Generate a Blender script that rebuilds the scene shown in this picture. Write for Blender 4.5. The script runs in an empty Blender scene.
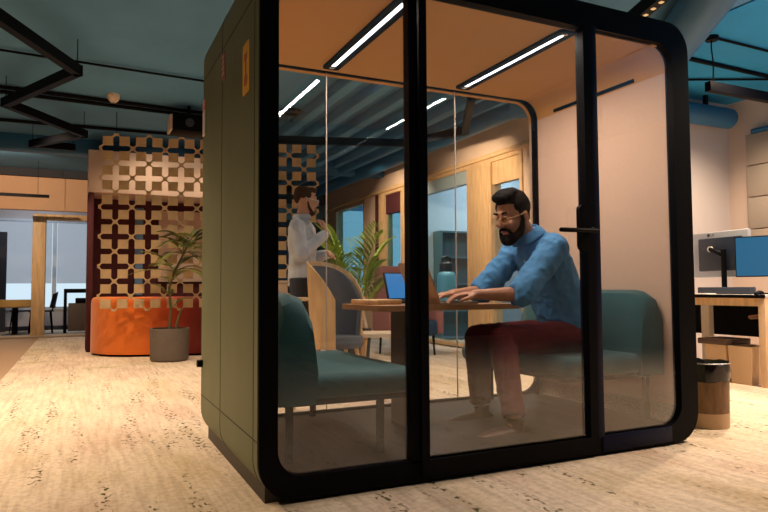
import bpy, bmesh, math, random
from mathutils import Vector as V, Matrix as M, noise as mnoise
random.seed(7)
PI = math.pi
S = bpy.context.scene
COL = S.collection

# ------------------------------------------------------------------ materials
MATS = {}
def mat(name, col, rough=.6, metal=0, var=0, vscale=20, bump=0, bscale=200, emit=None, estr=0, spec=.5, sheen=0, stretch=(1,1,1)):
    if name in MATS: return MATS[name]
    m = bpy.data.materials.new(name); m.use_nodes = True
    nt = m.node_tree; b = nt.nodes['Principled BSDF']
    b.inputs['Base Color'].default_value = (*col, 1)
    b.inputs['Roughness'].default_value = rough
    b.inputs['Metallic'].default_value = metal
    b.inputs['Specular IOR Level'].default_value = spec
    if sheen: b.inputs['Sheen Weight'].default_value = sheen
    if emit:
        b.inputs['Emission Color'].default_value = (*emit, 1); b.inputs['Emission Strength'].default_value = estr
    if var or bump:
        tc = nt.nodes.new('ShaderNodeTexCoord'); mp = nt.nodes.new('ShaderNodeMapping')
        mp.inputs['Scale'].default_value = stretch
        nt.links.new(tc.outputs['Object'], mp.inputs['Vector'])
    if var:
        n = nt.nodes.new('ShaderNodeTexNoise'); n.inputs['Scale'].default_value = vscale; n.inputs['Detail'].default_value = 5
        r = nt.nodes.new('ShaderNodeValToRGB')
        r.color_ramp.elements[0].position = .3; r.color_ramp.elements[1].position = .7
        r.color_ramp.elements[0].color = (*[c*(1-var) for c in col], 1)
        r.color_ramp.elements[1].color = (*[min(1, c*(1+var)) for c in col], 1)
        nt.links.new(mp.outputs[0], n.inputs['Vector']); nt.links.new(n.outputs['Fac'], r.inputs[0]); nt.links.new(r.outputs[0], b.inputs['Base Color'])
    if bump:
        n = nt.nodes.new('ShaderNodeTexNoise'); n.inputs['Scale'].default_value = bscale; n.inputs['Detail'].default_value = 4
        bp = nt.nodes.new('ShaderNodeBump'); bp.inputs['Strength'].default_value = bump; bp.inputs['Distance'].default_value = .01
        nt.links.new(mp.outputs[0], n.inputs['Vector']); nt.links.new(n.outputs['Fac'], bp.inputs['Height']); nt.links.new(bp.outputs[0], b.inputs['Normal'])
    MATS[name] = m; return m

def glass(name, tint=(1, 1, 1), f0=.04):
    """thin architectural pane: clear transmission with Schlick reflection on each face"""
    if name in MATS: return MATS[name]
    m = bpy.data.materials.new(name); m.use_nodes = True; nt = m.node_tree; nt.nodes.clear()
    N = nt.nodes.new; L = nt.links.new
    out = N('ShaderNodeOutputMaterial'); mix = N('ShaderNodeMixShader')
    tr = N('ShaderNodeBsdfTransparent'); tr.inputs[0].default_value = (*tint, 1)
    gl = N('ShaderNodeBsdfGlossy'); gl.inputs['Roughness'].default_value = .0
    g = N('ShaderNodeNewGeometry'); dot = N('ShaderNodeVectorMath'); dot.operation = 'DOT_PRODUCT'
    L(g.outputs['Incoming'], dot.inputs[0]); L(g.outputs['Normal'], dot.inputs[1])
    def mth(op, a, b=None):
        n = N('ShaderNodeMath'); n.operation = op
        for i, x in enumerate((a, b)):
            if x is None: continue
            if isinstance(x, (int, float)): n.inputs[i].default_value = x
            else: L(x, n.inputs[i])
        return n.outputs[0]
    c = mth('ABSOLUTE', dot.outputs['Value']); k = mth('POWER', mth('SUBTRACT', 1.0, c), 5.0)
    F = mth('ADD', mth('MULTIPLY', k, 1-f0), f0)
    L(F, mix.inputs[0]); L(tr.outputs[0], mix.inputs[1]); L(gl.outputs[0], mix.inputs[2]); L(mix.outputs[0], out.inputs[0])
    MATS[name] = m; return m

def carpet():
    m = bpy.data.materials.new('carpet'); m.use_nodes = True; nt = m.node_tree; b = nt.nodes['Principled BSDF']
    N = nt.nodes.new; L = nt.links.new
    b.inputs['Roughness'].default_value = .95; b.inputs['Specular IOR Level'].default_value = .1
    tc = N('ShaderNodeTexCoord')
    def noise(sx, sy, sc, det, off=0, rough=.6):
        mp = N('ShaderNodeMapping'); mp.inputs['Scale'].default_value = (sx, sy, 1); mp.inputs['Location'].default_value = (off, off*1.7, 0)
        n = N('ShaderNodeTexNoise'); n.inputs['Scale'].default_value = sc; n.inputs['Detail'].default_value = det; n.inputs['Roughness'].default_value = rough
        L(tc.outputs['Object'], mp.inputs[0]); L(mp.outputs[0], n.inputs['Vector']); return n.outputs['Fac']
    def ramp(f, stops):
        r = N('ShaderNodeValToRGB'); e = r.color_ramp.elements
        while len(e) < len(stops): e.new(.5)
        for el, (p, c) in zip(e, stops): el.position = p; el.color = (*c, 1)
        L(f, r.inputs[0]); return r.outputs[0]
    def mix(f, a, c, mode='MIX'):
        x = N('ShaderNodeMix'); x.data_type = 'RGBA'; x.blend_type = mode
        if isinstance(f, float): x.inputs[0].default_value = f
        else: L(f, x.inputs[0])
        for i, v in ((6, a), (7, c)):
            if isinstance(v, tuple): x.inputs[i].default_value = (*v, 1)
            else: L(v, x.inputs[i])
        return x.outputs[2]
    def mul(a, c):
        n = N('ShaderNodeMath'); n.operation = 'MULTIPLY'; L(a, n.inputs[0]); L(c, n.inputs[1]); return n.outputs[0]
    base = ramp(noise(1, .55, 1.6, 6), [(.3, (.66, .47, .37)), (.5, (.80, .66, .53)), (.7, (.70, .55, .38))])
    stre = ramp(noise(16, 1.2, 2.0, 8, 3), [(.36, (.48, .43, .38)), (.56, (1, 1, 1))])
    base = mix(.35, base, stre, 'MULTIPLY')
    grid = ramp(noise(1, 1, 34, 3, 5), [(.38, (.62, .58, .5)), (.56, (1, 1, 1))])
    base = mix(.4, base, grid, 'MULTIPLY')
    # dark woven flecks gathered in loose rows along the length of the tiles
    rows = ramp(noise(5.2, .55, 1.5, 3, 11), [(.54, (0, 0, 0)), (.62, (1, 1, 1))])
    fl = ramp(noise(46, 28, 1.0, 1, 21, .4), [(.56, (0, 0, 0)), (.62, (1, 1, 1))])
    base = mix(mul(rows, fl), base, (.12, .10, .055))
    ol = ramp(noise(1.3, 11, 1.0, 2, 31, .4), [(.66, (0, 0, 0)), (.70, (1, 1, 1))])
    spy = N('ShaderNodeSeparateXYZ'); L(tc.outputs['Object'], spy.inputs[0]); gt = N('ShaderNodeMath'); gt.operation = 'GREATER_THAN'; gt.inputs[1].default_value = 1.2; L(spy.outputs[1], gt.inputs[0])
    base = mix(mul(ol, gt.outputs[0]), base, (.40, .36, .16))
    # the plain rose-brown walkway along the left wall
    sep = N('ShaderNodeSeparateXYZ'); L(tc.outputs['Object'], sep.inputs[0])
    lt = N('ShaderNodeMath'); lt.operation = 'LESS_THAN'; lt.inputs[1].default_value = -2.78; L(sep.outputs[0], lt.inputs[0])
    base = mix(lt.outputs[0], base, (.45, .30, .20))
    L(base, b.inputs['Base Color'])
    bp = N('ShaderNodeBump'); bp.inputs['Strength'].default_value = .5; bp.inputs['Distance'].default_value = .006
    L(noise(1, 1, 160, 3), bp.inputs['Height']); L(bp.outputs[0], b.inputs['Normal'])
    return m

def axis_ramp(name, axis, stops, rough=.8, sheen=.2):
    m = bpy.data.materials.new(name); m.use_nodes = True; nt = m.node_tree; b = nt.nodes['Principled BSDF']
    b.inputs['Roughness'].default_value = rough; b.inputs['Sheen Weight'].default_value = sheen
    tc = nt.nodes.new('ShaderNodeTexCoord'); s = nt.nodes.new('ShaderNodeSeparateXYZ'); r = nt.nodes.new('ShaderNodeValToRGB')
    e = r.color_ramp.elements
    while len(e) < len(stops): e.new(.5)
    for el, (p, c) in zip(e, stops): el.position = p; el.color = (*c, 1)
    nt.links.new(tc.outputs['Generated'], s.inputs[0]); nt.links.new(s.outputs[axis], r.inputs[0]); nt.links.new(r.outputs[0], b.inputs['Base Color'])
    return m

BLACK = mat('black_metal', (.003, .003, .005), .5, spec=.07)
NAVY = mat('navy_metal', (.004, .007, .032), .45, spec=.12)
GREEN = mat('olive_green_shell', (.15, .165, .085), .62, var=.06, vscale=4)
PLINTH = mat('plinth', (.025, .018, .012), .5)
PEACH = mat('peach_felt', (.66, .45, .33), .9, var=.03, vscale=60, bump=.1)
ORFELT = mat('ochre_felt', (.60, .31, .09), .9, var=.04, vscale=60, bump=.1)
PODFLOOR = mat('pod_floor', (.52, .44, .36), .95, var=.2, vscale=90)
TEAL = mat('teal_upholstery', (.009, .085, .097), .85, var=.12, vscale=120, bump=.15, bscale=500, sheen=.25)
CLEAR = glass('pane', (.975, .98, .98), .088)
CLEARB = glass('back_pane', (.98, .99, .99), .035)
BLUEGLASS = glass('blue_pane', (.90, .95, .97), .05); TEALGLASS = glass('teal_pane', (.55, .80, .88), .05)
WOOD = mat('light_wood', (.64, .42, .22), .5, var=.18, vscale=6, stretch=(6, 6, .6))
TABLEWOOD = mat('table_wood', (.42, .22, .10), .45, var=.15, vscale=5, stretch=(1, 8, 8))
LATW = mat('lattice_board', (.60, .42, .23), .7, var=.1, vscale=9)
WALLW = mat('warm_wall', (.72, .53, .40), .85, var=.03, vscale=3)
WALLP = mat('pink_wall', (.66, .52, .44), .85, var=.02, vscale=3)
WALLWH = mat('pale_wall', (.62, .56, .56), .85, var=.02, vscale=3)
DARKW = mat('dark_wall', (.035, .035, .045), .9)
CEIL = mat('ceiling_paint', (.085, .245, .44), .85, var=.12, vscale=1.3)
DUCT = mat('duct_paint', (.025, .13, .28), .5)
BURG = mat('burgundy', (.075, .012, .018), .85, var=.1, vscale=30)
LIGHTM = mat('tube_diffuser', (.9, .9, .95), .4, emit=(.97, .93, 1), estr=9)
PODLIGHT = mat('pod_light_diffuser', (.9, .9, .95), .4, emit=(.97, .94, 1), estr=5)
CHROME = mat('chrome', (.6, .6, .62), .25, 1)
SEAL = mat('clear_seal', (.42, .38, .34), .4)

# ------------------------------------------------------------------ mesh builder
def wloc(o):
    p = V((0, 0, 0))
    while o is not None: p += o.location; o = o.parent
    return p

class MB:
    def __init__(s): s.bm = bmesh.new()
    def _x(s, verts, mtx):
        if mtx is not None: bmesh.ops.transform(s.bm, matrix=mtx, verts=verts)
    def box(s, x0, x1, y0, y1, z0, z1, bev=0, seg=2, mtx=None):
        r = bmesh.ops.create_cube(s.bm, size=1); vs = r['verts']
        for v in vs:
            v.co = V(((x0+x1)/2 + v.co.x*(x1-x0), (y0+y1)/2 + v.co.y*(y1-y0), (z0+z1)/2 + v.co.z*(z1-z0)))
        if bev:
            es = list({e for v in vs for e in v.link_edges})
            r = bmesh.ops.bevel(s.bm, geom=es, offset=bev, segments=seg, profile=.5, affect='EDGES')
            vs = list({v for f in r['faces'] for v in f.verts} | {v for v in vs if v.is_valid})
        s._x(vs, mtx); return s
    def loft(s, rings, cap=True):
        """rings: list of lists of points (same count)"""
        vr = [[s.bm.verts.new(p) for p in r] for r in rings]
        n = len(vr[0])
        for a, b in zip(vr, vr[1:]):
            for i in range(n): s.bm.faces.new((a[i], a[(i+1) % n], b[(i+1) % n], b[i]))
        if cap:
            s.bm.faces.new(vr[0][::-1]); s.bm.faces.new(vr[-1])
        return s
    def tube(s, pts, rad, seg=10, flat=None, mtx=None, dome=False):
        """round (or elliptical: rad (a,b), with b along 'flat' axis) tube along pts"""
        pts = [V(p) for p in pts]; n = len(pts)
        if not isinstance(rad, list): rad = [rad]*n
        if dome:
            def endcap(p, q, r):
                rr = max(r) if isinstance(r, tuple) else r
                d = (p-q).normalized(); sc = lambda k: tuple(x*k for x in r) if isinstance(r, tuple) else r*k
                return [(p+d*rr*.45, sc(.87)), (p+d*rr*.8, sc(.5)), (p+d*rr*.95, sc(.15))]
            a = endcap(pts[0], pts[1], rad[0])[::-1]; b = endcap(pts[-1], pts[-2], rad[-1])
            rad = [x[1] for x in a]+rad+[x[1] for x in b]; pts = [x[0] for x in a]+pts+[x[0] for x in b]; n = len(pts)
        up = V(flat) if flat else None; rings = []; prev = None
        for i in range(n):
            t = (pts[min(i+1, n-1)]-pts[max(i-1, 0)]).normalized()
            if up is not None: w = up - t*up.dot(t)
            elif prev is None: w = t.orthogonal()
            else: w = prev - t*prev.dot(t)
            if w.length < 1e-6: w = t.orthogonal()
            w.normalize(); prev = w; u = t.cross(w); r = rad[i]
            a, b = r if isinstance(r, tuple) else (r, r)
            rings.append([pts[i]+u*(a*math.cos(k*2*PI/seg))+w*(b*math.sin(k*2*PI/seg)) for k in range(seg)])
        if mtx is not None: rings = [[mtx @ p for p in r] for r in rings]
        return s.loft(rings)
    def lathe(s, c, prof, seg=24, mtx=None):
        c = V(c); rings = []
        for r, z in prof: rings.append([c+V((max(r, .0004)*math.cos(k*2*PI/seg), max(r, .0004)*math.sin(k*2*PI/seg), z)) for k in range(seg)])
        if mtx is not None: rings = [[mtx @ p for p in r] for r in rings]
        return s.loft(rings)
    def ball(s, c, r, mtx=None, seg=16):
        q = bmesh.ops.create_uvsphere(s.bm, u_segments=seg, v_segments=seg//2+2, radius=1)
        r = r if isinstance(r, tuple) else (r, r, r); c = V(c)
        for v in q['verts']: v.co = V((v.co.x*r[0], v.co.y*r[1], v.co.z*r[2]))+c
        s._x(q['verts'], mtx); return s
    def prism(s, poly, f0, f1):
        """poly: 2d points; f0/f1 map (u,v)->3d at the two ends"""
        return s.loft([[f0(*p) for p in poly], [f1(*p) for p in poly]])
    def ring(s, outer, inner, f0, f1):
        """hollow frame between two closed 2d loops with equal point counts"""
        n = len(outer); B = s.bm.verts.new
        a = [B(f0(*p)) for p in outer]; b = [B(f0(*p)) for p in inner]; c = [B(f1(*p)) for p in outer]; d = [B(f1(*p)) for p in inner]
        for i in range(n):
            j = (i+1) % n
            for q in ((a[i], a[j], b[j], b[i]), (c[j], c[i], d[i], d[j]), (a[j], a[i], c[i], c[j]), (b[i], b[j], d[j], d[i])): s.bm.faces.new(q)
        return s
    def xf(s, mtx):
        bmesh.ops.transform(s.bm, matrix=mtx, verts=s.bm.verts[:]); return s
    def build(s, name, m, parent=None, smooth=True, angle=.6):
        bm = s.bm
        bmesh.ops.recalc_face_normals(bm, faces=bm.faces[:])
        if parent is not None: off = wloc(parent)
        else:
            xs = [v.co for v in bm.verts]
            off = V(((min(p.x for p in xs)+max(p.x for p in xs))/2, (min(p.y for p in xs)+max(p.y for p in xs))/2, min(p.z for p in xs)))
        bmesh.ops.translate(bm, vec=-off, verts=bm.verts[:])
        for f in bm.faces: f.smooth = smooth
        for e in bm.edges:
            if len(e.link_faces) == 2 and e.calc_face_angle(0) > angle: e.smooth = False
        me = bpy.data.meshes.new(name); bm.to_mesh(me); bm.free()
        me.materials.append(m)
        o = bpy.data.objects.new(name, me); COL.objects.link(o)
        if parent is not None: o.parent = parent
        else: o.location = off
        return o

def tag(o, label, cat, group=None):
    o['label'] = label; o['category'] = cat
    if group: o['group'] = group
    return o
def thing(name, loc, label, cat, group=None):
    o = bpy.data.objects.new(name, None); COL.objects.link(o); o.location = loc; o.empty_display_size = .1
    return tag(o, label, cat, group)
def struct(o): o['kind'] = 'structure'; return o
def part(o, label): o['label'] = label; return o
def rrect(x0, x1, z0, z1, r, n=8):
    p = []
    for cx, cz, a0 in ((x1-r, z1-r, 0), (x0+r, z1-r, 90), (x0+r, z0+r, 180), (x1-r, z0+r, 270)):
        for k in range(n+1):
            a = math.radians(a0+90*k/n); p.append((cx+r*math.cos(a), cz+r*math.sin(a)))
    return p
XZ = lambda y: (lambda u, v: V((u, y, v)))
YZ = lambda x: (lambda u, v: V((x, u, v)))
XY = lambda z: (lambda u, v: V((u, v, z)))
def copy_tree(o, loc, label=None, rz=None):
    r = o.copy(); COL.objects.link(r); r.location = loc
    if rz is not None: r.rotation_euler = (0, 0, rz)
    if label: r['label'] = label
    for ch in o.children:
        c = ch.copy(); COL.objects.link(c); c.parent = r
        for g in ch.children:
            d = g.copy(); COL.objects.link(d); d.parent = c
    return r
def remesh(name, mb, voxel, m, parent, smooth=3, wr=0, ws=11):
    """fuse overlapping solids into one continuous skin"""
    bm = mb.bm; bmesh.ops.recalc_face_normals(bm, faces=bm.faces[:])
    me = bpy.data.meshes.new('tmp'); bm.to_mesh(me); bm.free()
    t = bpy.data.objects.new('tmp', me); COL.objects.link(t)
    r = t.modifiers.new('r', 'REMESH'); r.mode = 'VOXEL'; r.voxel_size = voxel
    sm = t.modifiers.new('s', 'SMOOTH'); sm.factor = .5; sm.iterations = smooth
    dg = bpy.context.evaluated_depsgraph_get(); dg.update()
    nm = bpy.data.meshes.new_from_object(t.evaluated_get(dg)); bpy.data.objects.remove(t); bpy.data.meshes.remove(me)
    if wr:
        ns = [v.normal.copy() for v in nm.vertices]
        for v, nn in zip(nm.vertices, ns):
            c_ = v.co; h_ = 1-abs(mnoise.noise(V((c_.x*ws, c_.y*ws*.8, (c_.z*.7+c_.x*.5)*ws))))*2.2
            h_ += .5*(1-abs(mnoise.noise(c_*ws*2.1+V((3, 1, 7))))*2.2)
            v.co = c_+nn*wr*h_
        nm.update()
    nm.transform(M.Translation(-wloc(parent)))
    for p in nm.polygons: p.use_smooth = True
    nm.name = name; nm.materials.clear(); nm.materials.append(m)
    o = bpy.data.objects.new(name, nm); COL.objects.link(o); o.parent = parent; return o

# ------------------------------------------------------------------ camera
cam = bpy.data.cameras.new('camera'); co = bpy.data.objects.new('camera', cam); COL.objects.link(co); S.camera = co
yaw, pitch, roll, F = .4422, .0509, -.0057, 638.3
f = V((math.sin(yaw)*math.cos(pitch), math.cos(yaw)*math.cos(pitch), math.sin(pitch)))
r = V((math.cos(yaw), -math.sin(yaw), 0)); u = r.cross(f)
r2 = r*math.cos(roll)+u*math.sin(roll); u2 = r2.cross(f)
mt = M((r2, u2, -f)).transposed().to_4x4(); mt.translation = V((-.6147, -2.4256, .83)); co.matrix_world = mt
cam.sensor_width = 36; cam.lens = F/768*36; cam.clip_start = .05

# ------------------------------------------------------------------ the room
CZ = 3.0
struct(MB().box(-6, 9, -7, 14, -.06, 0).build('floor', carpet()))
struct(MB().box(-6, 9, -7, 14, CZ, CZ+.1).build('ceiling', CEIL))
struct(MB().box(-6.1, -6, -7, 14, 0, CZ).build('wall_left', DARKW))
struct(MB().box(-6, 9, -7.1, -7, 0, CZ).build('wall_front', DARKW))
struct(MB().box(6.29, 6.39, -7, 2.6, 0, CZ).build('wall_alcove_side', WALLP))
struct(MB().box(4.15, 6.29, 2.6, 2.7, 0, CZ).build('wall_alcove', WALLWH))
# corridor wall on the right: wood framed glazed bays
w = MB(); w.box(4.15, 4.27, 2.7, 3.72, 0, CZ); w.box(4.15, 4.27, 3.72, 10.5, 2.5, CZ); w.box(4.15, 4.27, 8.0, 8.45, 0, 2.5); w.box(4.15, 4.27, 9.97, 10.5, 0, 2.5); w.box(4.15, 4.27, 8.45, 9.97, 2.47, 2.5)
struct(w.build('wall_right', WALLW))
def bay(n, y0, y1, z0, z1, gm, head=None, headm=None):
    fr = MB().ring([(y0, z0), (y1, z0), (y1, z1), (y0, z1)], [(y0+.05, z0+.05), (y1-.05, z0+.05), (y1-.05, z1-.05), (y0+.05, z1-.05)], YZ(4.13), YZ(4.29))
    o = struct(fr.build('window_%d' % n, WOOD))
    zt = z1-.05
    if head:
        MB().box(4.16, 4.24, y0+.05, y1-.05, head, z1-.05).build('head_panel', headm, o); zt = head
    MB().box(4.19, 4.21, y0+.05, y1-.05, z0+.05, zt).build('window_pane', gm, o)
bay(1, 3.72, 4.42, .02, 2.5, BLUEGLASS, 2.16, WOOD)
bay(2, 4.89, 6.75, .02, 2.5, BLUEGLASS, 2.27, mat('frosted_strip', (.35, .45, .5), .5))
bay(3, 6.90, 7.62, .02, 2.5, TEALGLASS, 2.12, BURG)
bay(4, 8.45, 9.97, .02, 2.47, TEALGLASS)
struct(MB().box(4.12, 4.29, 4.42, 4.89, 0, 2.5, .01).build('trim_1', WOOD))
struct(MB().box(4.12, 4.29, 6.75, 6.90, 0, 2.5, .01).build('trim_2', WOOD))
struct(MB().box(4.12, 4.29, 7.62, 7.80, 0, 2.5, .01).build('trim_3', WOOD))
struct(MB().box(4.15, 4.27, 7.80, 8.0, 0, 2.5).build('trim_4', BURG))
struct(MB().box(4.09, 4.15, 2.7, 10.5, 2.5, 2.56, .008).build('trim_5', WOOD))
# rooms behind the glazed bays, with daylight windows in the outer wall
w = MB(); X = 7.4
w.box(X, X+.1, 2.7, 13, 0, .35); w.box(X, X+.1, 2.7, 13, 2.6, CZ)
for y in (2.7, 4.6, 6.5, 8.4, 10.3, 12.6): w.box(X, X+.1, y, y+.4, .35, 2.6)
struct(w.build('wall_outer', WALLWH))
for i, y in enumerate((3.1, 5.0, 6.9, 8.8)):
    fr = MB().ring([(y, .35), (y+1.5, .35), (y+1.5, 2.6), (y, 2.6)], [(y+.06, .41), (y+1.44, .41), (y+1.44, 2.54), (y+.06, 2.54)], YZ(X-.01), YZ(X+.08))
    fr.box(X+.02, X+.06, y+.72, y+.78, .41, 2.54)
    struct(fr.build('window_%d' % (i+6), mat('window_frame', (.12, .14, .18), .5)))
struct(MB().box(4.27, 7.4, 6.60, 6.68, 0, CZ).build('wall_partition', mat('blue_partition', (.62, .74, .80), .7)))
t = thing('bookcase', (4.9, 6.5, 0), 'dark teal bookcase against the partition behind the glazed bay', 'bookcase')
TL = mat('dark_teal_board', (.06, .14, .17), .6)
for x in (4.55, 5.30): MB().box(x, x+.03, 6.35, 6.6, 0, 1.75).build('side_board', TL, t)
for z in (.03, .45, .88, 1.31, 1.72): MB().box(4.58, 5.30, 6.35, 6.6, z, z+.03).build('shelf', TL, t)
MB().box(4.55, 5.33, 6.585, 6.6, 0, 1.75).build('back_board', TL, t)
struct(MB().box(5.6, 6.5, 6.54, 6.6, 0, 2.1, .01).build('door_2', mat('grey_door', (.22, .30, .34), .5)))
struct(MB().box(6.39, 9, 2.6, 2.7, 0, CZ).build('wall_outer_end', DARKW))
# back wall: bulkhead over an open glazed meeting room
w = MB(); w.box(-6, 1.7, 10.5, 10.65, 2.27, 2.86); w.box(-6, -3.4, 10.5, 10.65, 0, 2.27); w.box(-.42, 1.7, 10.5, 10.65, 0, 2.27)
struct(w.build('wall_back', mat('orange_beige_wall', (.60, .36, .22), .85, var=.03, vscale=3)))
struct(MB().box(-6, 9, 10.4, 10.6, 2.86, CZ).build('trim_6', DARKW))
fr = MB(); fr.box(-1.42, -1.21, 10.46, 10.7, 0, 2.2, .01); fr.box(-1.21, -.42, 10.46, 10.7, 2.1, 2.2, .01)
struct(fr.build('door_1', WOOD))
struct(MB().box(-3.4, -.42, 10.3, 10.8, 0, .035, .008).build('trim_7', mat('threshold', (.5, .36, .25), .7)))
w = MB(); w.box(1.7, 4.15, 10.5, 10.65, 0, CZ)
struct(w.build('wall_back_blue', mat('deep_blue_wall', (.03, .07, .11), .8)))
struct(MB().box(1.7, 4.15, 10.44, 10.5, 2.28, 2.62, .01).build('trim_8', mat('cyan_light_band', (.18, .40, .50), .6)))  # cyan light at the far end put into the colour of this band
struct(MB().box(2.35, 2.75, 10.46, 10.5, .3, 2.2, .01).build('trim_9', mat('sky_blue_panel', (.25, .5, .62), .5)))
# meeting room at the back: window wall with roller blinds
w = MB(); w.box(-6, 4.15, 13, 13.1, 0, .42); w.box(-6, 4.15, 13, 13.1, 2.35, CZ); w.box(-6, -3.2, 13, 13.1, .42, 2.35); w.box(.1, 4.15, 13, 13.1, .42, 2.35)
struct(w.build('wall_far', WALLWH))
fr = MB().ring([(-3.2, .42), (.1, .42), (.1, 2.35), (-3.2, 2.35)], [(-3.14, .48), (.04, .48), (.04, 2.29), (-3.14, 2.29)], XZ(12.98), XZ(13.08))
for x in (-2.3, -1.15): fr.box(x-.04, x+.04, 12.98, 13.08, .45, 2.3)
wn = struct(fr.build('window_5', mat('white_frame', (.7, .75, .8), .5)))
bl = bpy.data.materials.new('blind_cloth'); bl.use_nodes = True; nt = bl.node_tree; nt.nodes.clear()
o_ = nt.nodes.new('ShaderNodeOutputMaterial'); mx = nt.nodes.new('ShaderNodeMixShader'); d1 = nt.nodes.new('ShaderNodeBsdfDiffuse'); d2 = nt.nodes.new('ShaderNodeBsdfTransparent')
d1.inputs[0].default_value = (.42, .47, .55, 1); d2.inputs[0].default_value = (.88, .84, .84, 1); mx.inputs[0].default_value = .72
nt.links.new(d1.outputs[0], mx.inputs[1]); nt.links.new(d2.outputs[0], mx.inputs[2]); nt.links.new(mx.outputs[0], o_.inputs[0])
for x0, x1 in ((-3.12, -2.35), (-2.25, -1.2), (-1.1, .03)):
    MB().box(x0, x1, 12.95, 12.955, .98, 2.3).build('roller_blind', bl, wn)
struct(MB().box(-6, 4.15, 12.8, 13.0, 0, .08).build('baseboard_far', DARKW))
struct(MB().box(3.95, 6.29, -3.5, 2.6, CZ-.012, CZ+.02).build('trim_18', mat('cool_lit_ceiling', (.012, .27, .56), .8, var=.1, vscale=1.2)))  # added ceiling panel; cool light on the alcove ceiling put into its colour
# ceiling deck ribs over the middle of the office
for i in range(7):
    x = 1.75+.36*i
    struct(MB().box(x, x+.13, 2.2, 9.8, CZ-.13, CZ, .02).build('trim_%d' % (10+i), CEIL))
struct(MB().box(-6, 9, 7.6, 7.85, CZ-.22, CZ, .02).build('trim_17', DUCT))

# ------------------------------------------------------------------ the pod
W, D, H = 2.41, 1.28, 2.28
pod = thing('office_pod', (W/2, D/2, 0), 'large olive green glass-fronted phone booth pod with black frame on pale carpet', 'office pod')
MB().box(.040, W-.040, .05, D-.01, 0, .10).build('plinth', PLINTH, pod)
def outer(e=0): return rrect(0+e, W-e, .012+e, H-e, .155-e, 10)
def inner(e=0): return rrect(.07-e, 2.30+e, .06-e, 2.15+e, .13+e, 10)
MB().ring(outer(), inner(.022), XZ(.012), XZ(D)).build('shell', GREEN, pod)
# dark joint lines of the shell panels
g = MB()
g.ring(outer(-.0015), outer(.004), XZ(.733), XZ(.737)); g.ring(outer(-.0015), outer(.004), XZ(.075), XZ(.078))
for x in (-.0015, W-.002): 
    for z in (.245, 2.02): g.box(x, x+.0035, .02, D-.005, z-.002, z+.002)
g.build('joint_line', mat('joint', (.02, .022, .012), .7), pod)
# lining
IN = inner(); OUT = inner(.02)
n = len(IN); arc = 11
def lining(idx, name, m):
    ps = [IN[i % n] for i in idx]; qs = [OUT[i % n] for i in idx]
    poly = ps+qs[::-1]
    return MB().prism(poly, XZ(.03), XZ(D-.02)).build(name, m, pod)
lining(range(0, 2*arc), 'ceiling_lining', ORFELT)
lining(range(2*arc-1, 2*arc+1), 'side_lining', PEACH)
lining(range(2*arc, 4*arc), 'floor_lining', PODFLOOR)
lining(range(4*arc-1, 4*arc+1), 'side_lining', PEACH)
MB().box(2.288, 2.302, .28, .98, 2.03, 2.05).build('air_vent', BLACK, pod)
# recessed lamps
for x in (.705, 1.625):
    fr = MB().ring(rrect(x-.050, x+.050, .07, 1.10, .02, 4), rrect(x-.015, x+.015, .12, 1.05, .010, 4), XY(2.136), XY(2.151)).build('light_frame', BLACK, pod)
    MB().box(x-.014, x+.014, .122, 1.048, 2.139, 2.150, .003).build('diffuser', PODLIGHT, fr)
    for y in (.102, 1.066): MB().ball((x, y, 2.137), (.018, .014, .006)).build('end_clip', CHROME, fr)
# front frame
ff = MB().ring(rrect(.003, W-.003, .012, H-.003, .152, 10), rrect(.078, 2.283, .10, 2.15, .11, 10), XZ(0), XZ(.05)).build('front_frame', BLACK, pod)
MB().box(.657, .700, 0, .05, .09, 2.16).build('mullion', BLACK, pod)
MB().box(1.690, 1.735, -.004, .05, .09, 2.16, .003).build('mullion', NAVY, pod)
MB().box(1.72, 2.2, -.006, .02, .020, .100, .004).build('sill', NAVY, pod)
dr = MB().ring([(.703, .030), (1.688, .030), (1.688, 2.175), (.703, 2.175)], [(.741, .10), (1.640, .10), (1.640, 2.138), (.741, 2.138)], XZ(-.012), XZ(.045)).build('door', BLACK, pod)
MB().box(.735, 1.645, .010, .020, .095, 2.145).build('door_pane', CLEAR, dr)
h = MB(); h.prism(rrect(1.575, 1.665, 1.01, 1.235, .025, 5), XZ(-.034), XZ(-.010))
h.tube([(1.635, -.03, 1.105), (1.635, -.075, 1.105)], .013, 10); h.tube([(1.65, -.072, 1.105), (1.425, -.072, 1.103)], .011, 10, dome=True)
h.build('door_handle', BLACK, dr)
part(MB().lathe((0, 0, 0), [(0, 0), (.012, 0), (.012, .004), (0, .004)], 14, M.Translation((1.655, -.034, 1.115)) @ M.Rotation(PI/2, 4, 'X')).build('keyhole', CHROME, dr), 'small chrome keyhole cylinder')
def panepoly(x0, x1, left):
    P = [q for q in rrect(.072, 2.29, .094, 2.156, .115, 10)]
    return [q for q in P if (q[0] < .5 if left else q[0] > 1.9)]
q = panepoly(0, 0, True); q = [(.66, 2.156)]+q+[(.66, .094)]
MB().prism(q, XZ(.02), XZ(.030)).build('fixed_pane', CLEAR, pod)
P = rrect(.072, 2.29, .094, 2.156, .115, 10); q = P[:11]; q2 = P[33:44]
MB().prism(q+[(1.73, 2.156), (1.73, .094)]+q2, XZ(.02), XZ(.030)).build('fixed_pane', CLEAR, pod)
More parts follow.
